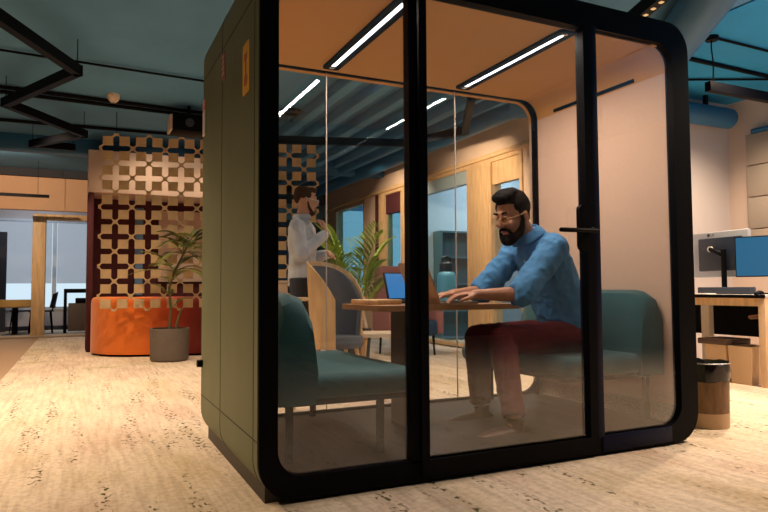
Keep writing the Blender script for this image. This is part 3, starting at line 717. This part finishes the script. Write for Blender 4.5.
# ------------------------------------------------------------------ furniture seen through the pod
def palm2():
    c = V((1.95, 3.75, 0)); t = thing('areca_palm', c, 'bushy green areca palm standing behind the pod', 'potted plant')
    MB().lathe(c, [(0, 0), (.16, 0), (.19, .42), (.17, .42), (.165, .38), (0, .38)], 28).build('planter', mat('dark_planter', (.03, .03, .035), .6), t)
    s = MB(); l = MB(); random.seed(9)
    for k in range(26):
        a = k*2.4; L = random.uniform(.22, .52); z = random.uniform(.85, 1.5)
        b = c+V((math.cos(a)*.05, math.sin(a)*.05, .38)); m_ = c+V((math.cos(a)*.10, math.sin(a)*.10, z*.62))
        s.tube([b, m_], [.008, .006], 6)
        frond(l, m_, c+V((math.cos(a)*L, math.sin(a)*L, z)), .12, .20, 12, .014)
    s.build('stem', mat('green_stem', (.16, .2, .05), .6), t); l.build('foliage', LEAF, t)
palm2()

def shell_chair():
    c = V((1.26, 2.42, 0)); t = thing('barrel_chair', c, 'high-backed plywood barrel chair with grey lining just behind the pod', 'chair')
    def arc_(r0, r1, z0, z1, a0, a1, n=20, lean=0):
        mb = MB(); ring = []
        for k in range(n+1):
            a = math.radians(a0+(a1-a0)*k/n); tt = abs(2*k/n-1); zt = z1-(z1-z0)*.45*tt**3
            d = V((math.cos(a), math.sin(a), 0)); 
            ring.append([c+d*r0*.86+V((0, 0, z0)), c+d*r1*.86+V((0, 0, z0)), c+d*(r1+lean)+V((0, 0, zt)), c+d*(r0+lean)+V((0, 0, zt))])
        return mb.loft(ring)
    arc_(.235, .25, .36, 1.06, 5, 245, lean=.0).build('shell', WOOD, t)
    arc_(.20, .234, .40, 1.02, 10, 240).build('lining', mat('grey_lining', (.12, .13, .15), .9), t)
    MB().lathe(c, [(0, .36), (.20, .36), (.215, .40), (.20, .45), (0, .46)], 24).build('seat', mat('grey_lining', (0, 0, 0)), t)
    for a in (45, 135, 225, 315):
        d = V((math.cos(math.radians(a)), math.sin(math.radians(a)), 0)); MB().tube([c+d*.16+V((0, 0, .37)), c+d*.24], [.018, .012], 8).build('leg', WOOD, t)
shell_chair()
def side_chair(loc, rz, label, shell, legm, name='side_chair', group=None):
    c = V((0, 0, 0)); t = thing(name, loc, label, 'chair', group); t.rotation_euler = (0, 0, rz)
    def fin(mb, n, m):
        o = mb.build(n, m); o.parent = t; return o
    fin(MB().prism(rrect(-.20, .22, -.21, .21, .07, 5), XY(.42), XY(.45)), 'seat', shell)
    bk = MB(); rings = []
    for k in range(9):
        a = -1+2*k/8; x = -.215+.07*a*a; rings.append([V((x-.012, a*.20, .50)), V((x+.012, a*.20, .50)), V((x-.045, a*.19, .80-.04*a*a)), V((x-.065, a*.19, .80-.04*a*a))])
    fin(bk.loft(rings), 'backrest', shell)
    for y in (-.12, .12): fin(MB().tube([(-.17, y, .43), (-.20, y, .52)], .011, 6), 'back_post', legm)
    for x, y in ((.17, .16), (.17, -.16), (-.15, .16), (-.15, -.16)): fin(MB().tube([(x, y, .425), (x*1.25, y*1.2, 0)], [.016, .010], 8), 'leg', legm)
    return t
CREAM = mat('cream_shell', (.70, .58, .46), .5)
side_chair((1.75, 2.62, 0), math.radians(-20), 'cream side chair with wooden legs behind the pod table', CREAM, WOOD)
# small round café table behind the left sofa, with bentwood legs
c = V((.62, 2.02, 0)); t = thing('cafe_table', c, 'round light wood side table with curved legs behind the left pod sofa', 'table')
MB().lathe(c, [(0, .745), (.24, .745), (.25, .755), (.25, .77), (0, .772)], 32).build('tabletop', WOOD, t)
for k in range(4):
    a = math.radians(20+90*k); d = V((math.cos(a), math.sin(a), 0))
    MB().tube([c+d*.06+V((0, 0, .745)), c+d*.08+V((0, 0, .5)), c+d*.16+V((0, 0, .25)), c+d*.24+V((0, 0, .012))], [.02, .022, .02, .014], 8).build('leg', WOOD, t)
t = thing('paper_bag', (.62, 2.00, .772), 'tan paper carrier box standing on the round side table', 'box')
MB().box(.54, .70, 1.94, 2.07, .772, .885, .004).build('box_body', mat('kraft_paper', (.50, .33, .20), .8), t)
MB().box(.535, .705, 1.935, 2.075, .870, .890, .003).build('box_lid', mat('kraft_paper', (0, 0, 0)), t)
# pink lounge chair by the glazing
c = V((3.1, 4.75, 0)); t = thing('armchair', c, 'dusty pink high-backed armchair near the glazed wall', 'armchair')
PK = mat('dusty_pink', (.36, .16, .17), .85)
MB().box(c.x-.30, c.x+.30, c.y-.28, c.y+.28, .24, .44, .05, 3).build('seat', mat('navy_cloth', (.02, .06, .14), .85), t)
MB().box(c.x-.32, c.x+.32, c.y+.20, c.y+.34, .26, 1.12, .06, 3).build('backrest', PK, t)
for s in (-1, 1): MB().box(c.x+s*.33-.05, c.x+s*.33+.05, c.y-.28, c.y+.25, .26, .64, .04, 3).build('armrest', PK, t)
for x in (-.25, .25):
    for y in (-.22, .24): MB().tube([(c.x+x, c.y+y, .26), (c.x+x*1.05, c.y+y*1.05, 0)], [.018, .012], 8).build('leg', BLACK, t)

# ------------------------------------------------------------------ right hand desk
DZ = .76
t = thing('office_desk', (4.85, 1.75, 0), 'pale wood office desk with dark edged top at the right', 'desk')
MB().box(4.43, 5.27, .97, 2.5, DZ-.025, DZ, .004).build('desktop', mat('white_top', (.62, .58, .55), .4), t)
part(MB().box(4.42, 4.435, .965, 2.5, DZ-.028, DZ+.001).build('edge_band', BLACK, t), 'black edge band')
MB().box(4.45, 4.48, 1.0, 2.48, DZ-.095, DZ-.026).build('apron', WOOD, t)
LW = mat('pale_leg_wood', (.62, .44, .28), .5, var=.1, vscale=6)
for x in (4.44, 5.2):
    for y in (.975, 2.43): MB().box(x, x+.06, y, y+.06, 0, DZ-.026, .004).build('leg', LW, t)
MB().box(5.2, 5.23, 1.0, 2.48, .35, DZ-.03).build('modesty_panel', BLACK, t)
MB().box(4.90, 4.98, 1.86, 1.94, 0, DZ-.026, .004).build('leg', mat('white_leg', (.6, .55, .5), .5), t)
# rear view of one monitor
def seg_text(txt, size, mtx, name, m, parent):
    cu = bpy.data.curves.new('t', 'FONT'); cu.body = txt; cu.size = size; cu.extrude = .0008; cu.align_x = 'CENTER'; cu.align_y = 'CENTER'
    o = bpy.data.objects.new('t', cu); COL.objects.link(o); dg = bpy.context.evaluated_depsgraph_get(); dg.update()
    me = bpy.data.meshes.new_from_object(o.evaluated_get(dg)); bpy.data.objects.remove(o); bpy.data.curves.remove(cu)
    me.transform(M.Translation(-wloc(parent)) @ mtx); me.materials.clear(); me.materials.append(m); me.name = name
    q = bpy.data.objects.new(name, me); COL.objects.link(q); q.parent = parent; return q
SILV = mat('silver_plastic', (.42, .45, .52), .4, .2)
c = V((4.93, 1.72, DZ)); t = thing('monitor', c, 'silver computer monitor seen from behind with a white maker mark, on a black arm', 'monitor')
ta = M.Translation(c) @ M.Rotation(math.radians(-6), 4, 'Z')
MB().box(-.02, .02, -.32, .32, .16, .60, .012, 2, mtx=ta).build('housing', SILV, t)
MB().box(-.05, -.018, -.27, .23, .22, .54, .012, 2, mtx=ta).build('rear_cover', mat('dark_cover', (.02, .03, .055), .4), t)
MB().box(.018, .022, -.31, .31, .175, .59, mtx=ta).build('screen', mat('dark_screen', (.01, .012, .02), .2), t)
MB().lathe((0, 0, 0), [(0, 0), (.028, 0), (.028, .02), (0, .02)], 18, ta @ M.Translation((-.07, .07, .43)) @ M.Rotation(PI/2, 4, 'Y')).build('mount_disc', mat('white_disc', (.7, .7, .72), .4), t)
MB().tube([ta @ V((-.06, .07, .43)), ta @ V((-.09, -.03, .40)), ta @ V((-.08, -.10, .36))], .022, 10).tube([ta @ V((-.08, -.10, .42)), ta @ V((-.08, -.10, 0.004))], .024, 12).build('arm', BLACK, t)
MB().box(-.14, -.03, -.16, -.04, .0, .012, .004, mtx=ta).build('arm_base', BLACK, t)
# maker's mark in white relief
mk = ta @ M.Translation((-.0205, .10, .57)) @ M.Rotation(-PI/2, 4, 'Z') @ M.Rotation(PI/2, 4, 'X')
MARK = mat('mark_dark', (.03, .03, .05), .4)
seg_text('LG', .035, mk @ M.Translation((.022, 0, 0)), 'maker_mark', MARK, t)
MB().lathe((0, 0, 0), [(0, 0), (.016, 0), (.016, .001), (0, .001)], 20, mk @ M.Translation((-.024, 0, 0))).build('mark_disc', MARK, t)
t['label'] = 'silver computer monitor seen from behind, mounted on a black arm on the desk'
# front view of the other
c = V((4.86, 1.17, DZ)); t = thing('monitor', c, 'computer monitor facing the room with a plain blue screen at the photo edge', 'monitor')
ta = M.Translation(c) @ M.Rotation(math.radians(18), 4, 'Z')
MB().box(-.015, .02, -.30, .30, .155, .52, .006, mtx=ta).build('housing', BLACK, t)
MB().box(-.018, -.014, -.29, .29, .165, .51, mtx=ta).build('screen', mat('blue_screen', (.01, .05, .10), .25, emit=(.012, .075, .17), estr=1.0), t)
MB().tube([ta @ V((.03, 0, .3)), ta @ V((.05, 0, .15)), ta @ V((.05, 0, .01))], .02, 10).build('stand', BLACK, t)
MB().box(-.06, .12, -.10, .10, 0, .012, .004, mtx=ta).build('stand_foot', BLACK, t)
# desk clutter
t = MB().box(4.66, 4.74, 1.25, 1.78, DZ, DZ+.065, .008).build('sound_bar', mat('slate_plastic', (.03, .04, .07), .5)); tag(t, 'long dark slate sound bar lying on the desk in front of the monitor arm', 'speaker')
t = thing('computer_mouse', (4.56, 1.10, DZ), 'dark computer mouse on the desk near its right edge', 'mouse')
MB().ball((4.56, 1.10, DZ+.004), (.055, .033, .032)).build('shell', BLACK, t); MB().box(4.505, 4.525, 1.097, 1.103, DZ+.022, DZ+.030, .002).build('wheel', CHROME, t)
t = MB().box(4.50, 4.62, 1.55, 1.95, DZ, DZ+.010, .002).build('papers', mat('paper', (.7, .66, .62), .7)); tag(t, 'sheets of white paper at the left end of the desk', 'papers')
# recycling boxes under the desk
def bin_(x, y, label, lid):
    t = thing('paper_bin', (x, y, 0), label, 'bin', 'beige paper bins under the desk')
    BE = mat('beige_board', (.52, .36, .22), .8)
    a = rrect(x-.13, x+.13, y-.095, y+.095, .01, 2); b = rrect(x-.15, x+.15, y-.11, y+.11, .01, 2)
    o = MB(); rings = [[V((*p, 0)) for p in a], [V((*p, .32)) for p in b], [V((x+(p[0]-x)*.93, y+(p[1]-y)*.93, .32)) for p in b], [V((x+(p[0]-x)*.93, y+(p[1]-y)*.93, .03)) for p in a]]
    o.loft(rings).build('bin_body', BE, t)
    if lid: MB().box(x-.18, x+.14, y-.14, y+.15, .32, .37, .006).build('lid', mat('dark_lid', (.05, .025, .015), .5), t)
bin_(4.62, 1.47, 'beige paper bin under the desk with a dark brown lid', True)
bin_(4.60, 1.225, 'open beige paper bin under the desk beside the dark lidded one', False)
# desk chair
c = V((5.06, 1.16, 0)); t = thing('desk_chair', c, 'black office chair with wooden armrests tucked under the desk', 'chair')
DK = mat('black_mesh', (.012, .012, .015), .85)
MB().box(c.x-.22, c.x+.18, c.y-.22, c.y+.15, .43, .50, .03, 3).build('seat', DK, t)
MB().box(c.x+.09, c.x+.14, c.y-.19, c.y+.15, .50, .68, .02, 3).build('backrest', DK, t)
MB().tube([c+V((0, 0, .44)), c+V((0, 0, .08))], .025, 10).build('column', BLACK, t)
bs = MB()
for k in range(5):
    a = k*2*PI/5+.3; d = V((math.cos(a), math.sin(a), 0)); bs.tube([c+V((0, 0, .11)), c+d*.25+V((0, 0, .06))], [.022, .015], 8); bs.ball(c+d*.25+V((0, 0, .026)), .026)
bs.build('star_base', BLACK, t)
ar = MB().tube([c+V((-.27, .19, .555)), c+V((-.05, .20, .56)), c+V((.12, .19, .55))], [.018, .02, .018], 8, dome=True); ar.tube([c+V((-.05, .20, .55)), c+V((-.02, .13, .46))], .012, 8)
ar.build('armrest', mat('brown_arm', (.3, .15, .08), .5), t)
# waste bin beside the pod
c = V((2.785, .245, 0)); t = thing('waste_bin', c, 'round brown waste bin with black bag and pale base beside the pod', 'bin')
mb_s = 1.06
MB().lathe(c, [(0, .085), (.122, .085), (.127, .36), (.124, .36), (.118, .10), (0, .10)], 32).build('bin_body', mat('brown_bin', (.18, .095, .045), .55, var=.25, vscale=10, stretch=(4, 4, 1)), t)
MB().lathe(c, [(0, 0), (.120, 0), (.124, .088), (0, .088)], 32).build('base_band', mat('bin_band', (.50, .34, .21), .6), t)
bg = MB(); rings = []; random.seed(5)
for rr, z, j in ((.130, .275, .006), (.133, .32, .007), (.132, .37, .006), (.126, .385, .007), (.115, .36, .008), (.10, .25, .01), (.02, .20, 0)):
    rings.append([c+V(((rr+random.uniform(-j, j))*math.cos(k*PI/16), (rr+random.uniform(-j, j))*math.sin(k*PI/16), z+random.uniform(-j, j))) for k in range(32)])
bg.loft(rings); bg.build('bag', mat('black_bag', (.012, .010, .012), .18), t)
MB().tube([c+V((.129*math.cos(k*PI/16), .129*math.sin(k*PI/16), .378)) for k in range(33)], .004, 6).build('rim', CHROME, t)
# louvred panel on the alcove side wall
t = thing('wall_cabinet', (6.2, 2.0, 1.3), 'grey beige panelled wall cabinet with a blue lamp on the right hand wall', 'cabinet')
for k in range(4): MB().box(6.20, 6.288, 1.1, 2.32, 1.12+.36*k, 1.47+.36*k, .006).build('panel', mat('taupe_panel', (.36, .30, .25), .8), t)
part(MB().tube([(6.24, 1.1, 2.58), (6.24, 2.26, 2.58)], .035, 10).build('top_lamp', mat('blue_lamp', (.03, .15, .3), .5), t), 'blue tubular lamp')

# ------------------------------------------------------------------ overhead things
def zigzag(pts, z, label, stud=False):
    t = thing('zigzag_pendant_light', (*pts[0], z), label, 'ceiling light', 'black zigzag pendant lights')
    b = MB()
    for a, c in zip(pts, pts[1:]):
        a, c = V((*a, z)), V((*c, z)); d = (c-a).normalized(); sd = V((-d.y, d.x, 0))*.035
        a, c = a-d*.03, c+d*.03
        b.loft([[a-sd, a+sd, a+sd+V((0, 0, .09)), a-sd+V((0, 0, .09))], [c-sd, c+sd, c+sd+V((0, 0, .09)), c-sd+V((0, 0, .09))]])
    b.build('housing', BLACK, t, smooth=False)
    for p in pts: MB().tube([(*p, z+.08), (*p, CZ)], .004, 6).build('suspension_wire', BLACK, t)
    if stud:
        s_ = MB()
        for a, c in list(zip(pts, pts[1:]))[-1:]:
            n_ = int((V(c)-V(a)).length/.09)
            for k in range(n_): p = V(a).lerp(V(c), (k+.5)/n_); s_.box(p.x-.012, p.x+.012, p.y-.012, p.y+.012, z-.006, z+.001)
        s_.build('lens', mat('amber_lens', (.5, .35, .15), .3, emit=(1, .6, .25), estr=.6), t)
    return t
zigzag([(-1.35, 2.25), (-.68, 3.6), (-1.34, 4.95), (-.62, 6.05), (-1.22, 6.9), (-.75, 6.93)], 2.68, 'black zigzag pendant light over the walkway left of the pod')
zigzag([(1.459, 5.09), (3.042, 4.603), (3.351, 3.751), (2.696, 2.599), (3.051, 1.625), (2.508, 0.033)], 2.60, 'black zigzag pendant light above and behind the right side of the pod', True)
# linear pendant over the desks
t = thing('linear_pendant', (5.2, 1.25, 2.50), 'long black linear pendant light hanging above the desk', 'ceiling light')
MB().box(4.20, 6.2, 1.22, 1.28, 2.50, 2.585, .004).build('housing', BLACK, t)
for x in (4.27, 6.0): MB().tube([(x, 1.25, 2.58), (x+.01, 1.25, 2.75), (x-.01, 1.25, 2.9), (x, 1.25, CZ)], .006, 6).build('cable', BLACK, t)
MB().lathe((4.27, 1.25, CZ-.05), [(0, 0), (.05, 0), (.055, .02), (.055, .05), (0, .05)], 16).build('ceiling_rose', BLACK, t)
# ducts
def pipe(name, pts, r_, m, label, cat, seg=14):
    a, b = V(pts[0]), V(pts[1]); t = thing(name, (a+b)/2, label, cat)
    MB().tube(pts, r_, seg).build('duct_body', m, t)
    for k in (.2, .8):
        p = a.lerp(b, k); MB().box(p.x-.02, p.x+.02, p.y-.02, p.y+.02, p.z+r_*.8, CZ).build('strap', BLACK, t)
    return t
t = pipe('air_duct', [(3.72, 10.3, 2.85), (3.72, 3.5, 2.85), (3.74, 3.32, 2.85), (3.85, 3.22, 2.85), (4.0, 3.22, 2.85), (4.16, 3.22, 2.85)], .13, DUCT, 'round blue air duct running along the glazed wall and bending into it', 'duct', 18)
pipe('air_duct', [(3.35, 10.3, 2.86), (3.35, 4.9, 2.86)], .085, DUCT, 'slim blue air duct running beside the round one over the corridor', 'duct', 16)
pipe('air_duct', [(4.17, 2.44, 2.76), (6.10, 2.44, 2.76)], .115, DUCT, 'blue air duct with a square cut end along the alcove wall', 'duct', 18)
pipe('air_duct', [(2.6, -.4, 2.82), (4.3, 1.95, 2.82)], .17, DUCT, 'wide blue air duct crossing the ceiling above the right of the pod', 'duct', 20)
for k, (a, b, lab) in enumerate((
        ((-2.6, 3.98), (1.2, 4.25), 'thin dark conduit crossing the ceiling, nearest of those left of the pod'),
        ((-2.0, 5.22), (1.0, 5.45), 'dark track rail carrying the smoke detector and the projector'),
        ((-2.0, 5.42), (1.0, 5.62), 'dark conduit running just behind the track rail'),
        ((-1.9, 6.78), (1.2, 6.65), 'dark conduit above the lattice screen'),
        ((3.6, 1.22), (6.2, 1.25), 'thin dark conduit above the linear pendant'),
        ((3.9, 1.66), (6.2, 1.70), 'dark cable tray across the blue ceiling over the desk'),
        ((4.6, 2.30), (6.2, 1.55), 'slanting dark conduit on the blue ceiling near the alcove wall'))):
    w_ = .012 if 'thin' in lab or 'slant' in lab else .022
    tag(MB().tube([(*a, CZ-.03), (*b, CZ-.03)], w_, 8).build('ceiling_conduit', BLACK), lab, 'conduit')
t = thing('smoke_detector', (-.33, 5.17, CZ-.09), 'small round smoke detector on the ceiling rail above the lattice', 'smoke detector')
MB().lathe((-.33, 5.17, CZ-.09), [(0, 0), (.03, 0), (.05, .02), (.065, .05), (.065, .09), (0, .09)], 20).build('housing', mat('cream_plastic', (.75, .6, .45), .5), t)
MB().lathe((-.33, 5.17, CZ-.095), [(0, 0), (.015, 0), (.015, .006), (0, .006)], 12).build('sensor', CHROME, t)
t = thing('projector', (.50, 5.3, 2.66), 'black ceiling projector hanging above the lattice screen', 'projector')
MB().box(.30, .70, 5.12, 5.48, 2.66, 2.86, .012).build('housing', BLACK, t)
MB().lathe((0, 0, 0), [(0, 0), (.05, 0), (.05, .05), (0, .05)], 18, M.Translation((.48, 5.13, 2.75)) @ M.Rotation(PI/2, 4, 'X')).build('lens', mat('lens_glass', (.05, .05, .07), .1), t)
MB().tube([(.5, 5.3, 2.85), (.5, 5.3, CZ)], .02, 8).build('mount', BLACK, t)
part(MB().box(.27, .30, 5.16, 5.44, 2.67, 2.85, .006).build('lit_side', WALLP, t), 'projector side coloured pink as if lit')  # light on the projector's side painted as a separate pink part
# round ceiling diffuser
c = V((1.66, 5.0, CZ)); t = thing('ceiling_vent', (c.x, c.y, CZ-.08), 'round finned air vent on the ceiling beside the left tube light', 'vent')
MB().lathe(c, [(0, -.03), (.12, -.03), (.14, 0), (0, 0)], 24).build('collar', BLACK, t)
fn = MB()
for k in range(20):
    a = k*PI/10; d = V((math.cos(a), math.sin(a), 0)); fn.tube([c+d*.08+V((0, 0, -.035)), c+d*.26+V((0, 0, -.065))], .010, 6)
fn.build('fin', mat('grey_fin', (.08, .10, .10), .5), t)
# black rail in front of the bulkhead at far left
t = thing('wall_rail', (-2.2, 9.6, 2.38), 'black rail with hanging end bracket in front of the left bulkhead wall', 'rail')
MB().box(-3.4, -1.13, 9.58, 9.63, 2.38, 2.43).build('bar', BLACK, t); MB().box(-2.1, -1.85, 9.56, 9.65, 2.14, 2.38).build('bracket', BLACK, t)
for x in (-3.2, -1.3): MB().tube([(x, 9.6, 2.43), (x, 9.6, CZ)], .003, 6).build('hanger', BLACK, t)

# ------------------------------------------------------------------ the back meeting room
c = V((-1.72, 11.2, 0)); t = thing('meeting_table', c, 'round yellow topped low table in the far left meeting room', 'table')
MB().lathe(c, [(0, .52), (.36, .52), (.38, .54), (.38, .66), (0, .66)], 28).build('tabletop', mat('ochre_top', (.48, .30, .10), .5), t); MB().lathe(c, [(0, 0), (.22, 0), (.22, .02), (.05, .04), (.05, .52), (0, .52)], 20).build('pedestal', BLACK, t)
DKS = mat('dark_brown_shell', (.04, .028, .03), .6)
side_chair((-1.62, 12.0, 0), math.radians(200), 'dark shell chair behind the yellow table in the far left room', DKS, BLACK, group='dark chairs in the meeting room')
side_chair((-1.30, 11.55, 0), math.radians(180), 'dark shell chair beside the wooden door post in the far left room', DKS, BLACK, group='dark chairs in the meeting room')
t = thing('printer_cabinet', (-.66, 11.4, 0), 'dark shelf unit with a brown cupboard in front of the far window', 'cabinet')
MB().box(-.92, -.36, 11.2, 11.6, .78, .86, .006).build('top', BLACK, t); MB().box(-.92, -.87, 11.22, 11.58, 0, .78).build('leg', BLACK, t); MB().box(-.41, -.36, 11.22, 11.58, 0, .78).build('leg', BLACK, t)
MB().box(-.84, -.42, 11.22, 11.58, .05, .58, .006).build('cupboard', mat('umber', (.10, .07, .06), .6), t); MB().box(-.72, -.46, 11.24, 11.5, .58, .68, .01).build('machine', BLACK, t)
struct(MB().box(-2.6, -2.0, 12.5, 12.6, 0, 2.02).build('wall_screen', DARKW))

# ------------------------------------------------------------------ light
def area(name, loc, size, power, col, rot=(0, 0, 0), sy=None, spread=None, shape='DISK'):
    l = bpy.data.lights.new(name, 'AREA'); l.energy = power; l.color = col; l.size = size; l.shape = shape
    if sy: l.shape = 'RECTANGLE'; l.size_y = sy
    if spread: l.spread = math.radians(spread)
    o = bpy.data.objects.new(name, l); COL.objects.link(o); o.location = loc; o.rotation_euler = rot; return o
def spot(name, loc, power, col, cone=130, blend=1.0, rad=.03, tgt=None):
    l = bpy.data.lights.new(name, 'SPOT'); l.energy = power; l.color = col; l.spot_size = math.radians(cone); l.spot_blend = blend; l.shadow_soft_size = rad
    o = bpy.data.objects.new(name, l); COL.objects.link(o); o.location = loc
    if tgt: o.rotation_euler = (V(tgt)-V(loc)).to_track_quat('-Z', 'Y').to_euler()
    return o
WARM = (1, .74, .49)
for x, y, p in ((-2.1, 1.9, 400), (-1.4, 3.2, 330), (-2.3, -.3, 150), (-.2, 4.1, 190), (-1.2, 6.3, 160), (3.9, -.6, 520), (4.3, .8, 330), (2.9, 4.6, 200), (1.9, 3.3, 240), (2.9, 7.2, 240), (-1.7, 8.6, 160), (.2, 6.5, 45), (1.2, 6.4, 70), (5.3, 1.6, 260)):
    spot('ceiling_downlight', (x, y, CZ-.04), p, WARM)
for x in (.705, 1.625):
    area('pod_lamp', (x, .58, 2.136), .026, 17, (1, .86, .74), sy=.92)
for loc, tg, p in (((2.72, 4.0, 2.52), (4.15, 4.6, 1.75), 190), ((2.72, 6.4, 2.52), (4.15, 6.9, 1.75), 190), ((-1.9, 8.2, 2.9), (-1.6, 10.5, 2.5), 160), ((.4, 5.9, 2.9), (.5, 7.05, 2.0), 22)):
    spot('wall_fill_spot', loc, p, WARM, 88, .6, .012, tg)  # unseen spots added to brighten the corridor wall, bulkhead and booth header
for y in (4.2, 5.7, 8.0): area('room_fill', (5.7, y, CZ-.02), .6, 40, (.75, .9, 1))  # cool lamps added to brighten the rooms behind the glazed bays
area('meeting_room_light', (-1.5, 11.8, CZ-.02), .6, 20, (.8, .9, 1))
area('cool_ceiling_fill', (5.0, -.9, 2.1), 1.2, 26, (.55, .82, 1), (PI, 0, 0), 1.8)  # added upward fill that cools the right ceiling, no fixture there
area('desk_downlight', (5.2, 1.0, 2.49), .05, 14, (1, .86, .74), (0, 0, 0), 1.8)
wd = bpy.data.worlds.new('world'); S.world = wd; wd.use_nodes = True
nt = wd.node_tree; bgd = nt.nodes['Background']; bgd.inputs[0].default_value = (.66, .83, .95, 1); bgd.inputs[1].default_value = 1.0

S.view_settings.view_transform = 'Standard'; S.view_settings.look = 'None'; S.view_settings.gamma = 1; S.view_settings.exposure = 0
S.cycles.max_bounces = 10; S.cycles.transparent_max_bounces = 24; S.cycles.diffuse_bounces = 4
S.cycles.sample_clamp_indirect = 6
try: S.cycles.use_denoising = True
except Exception: pass
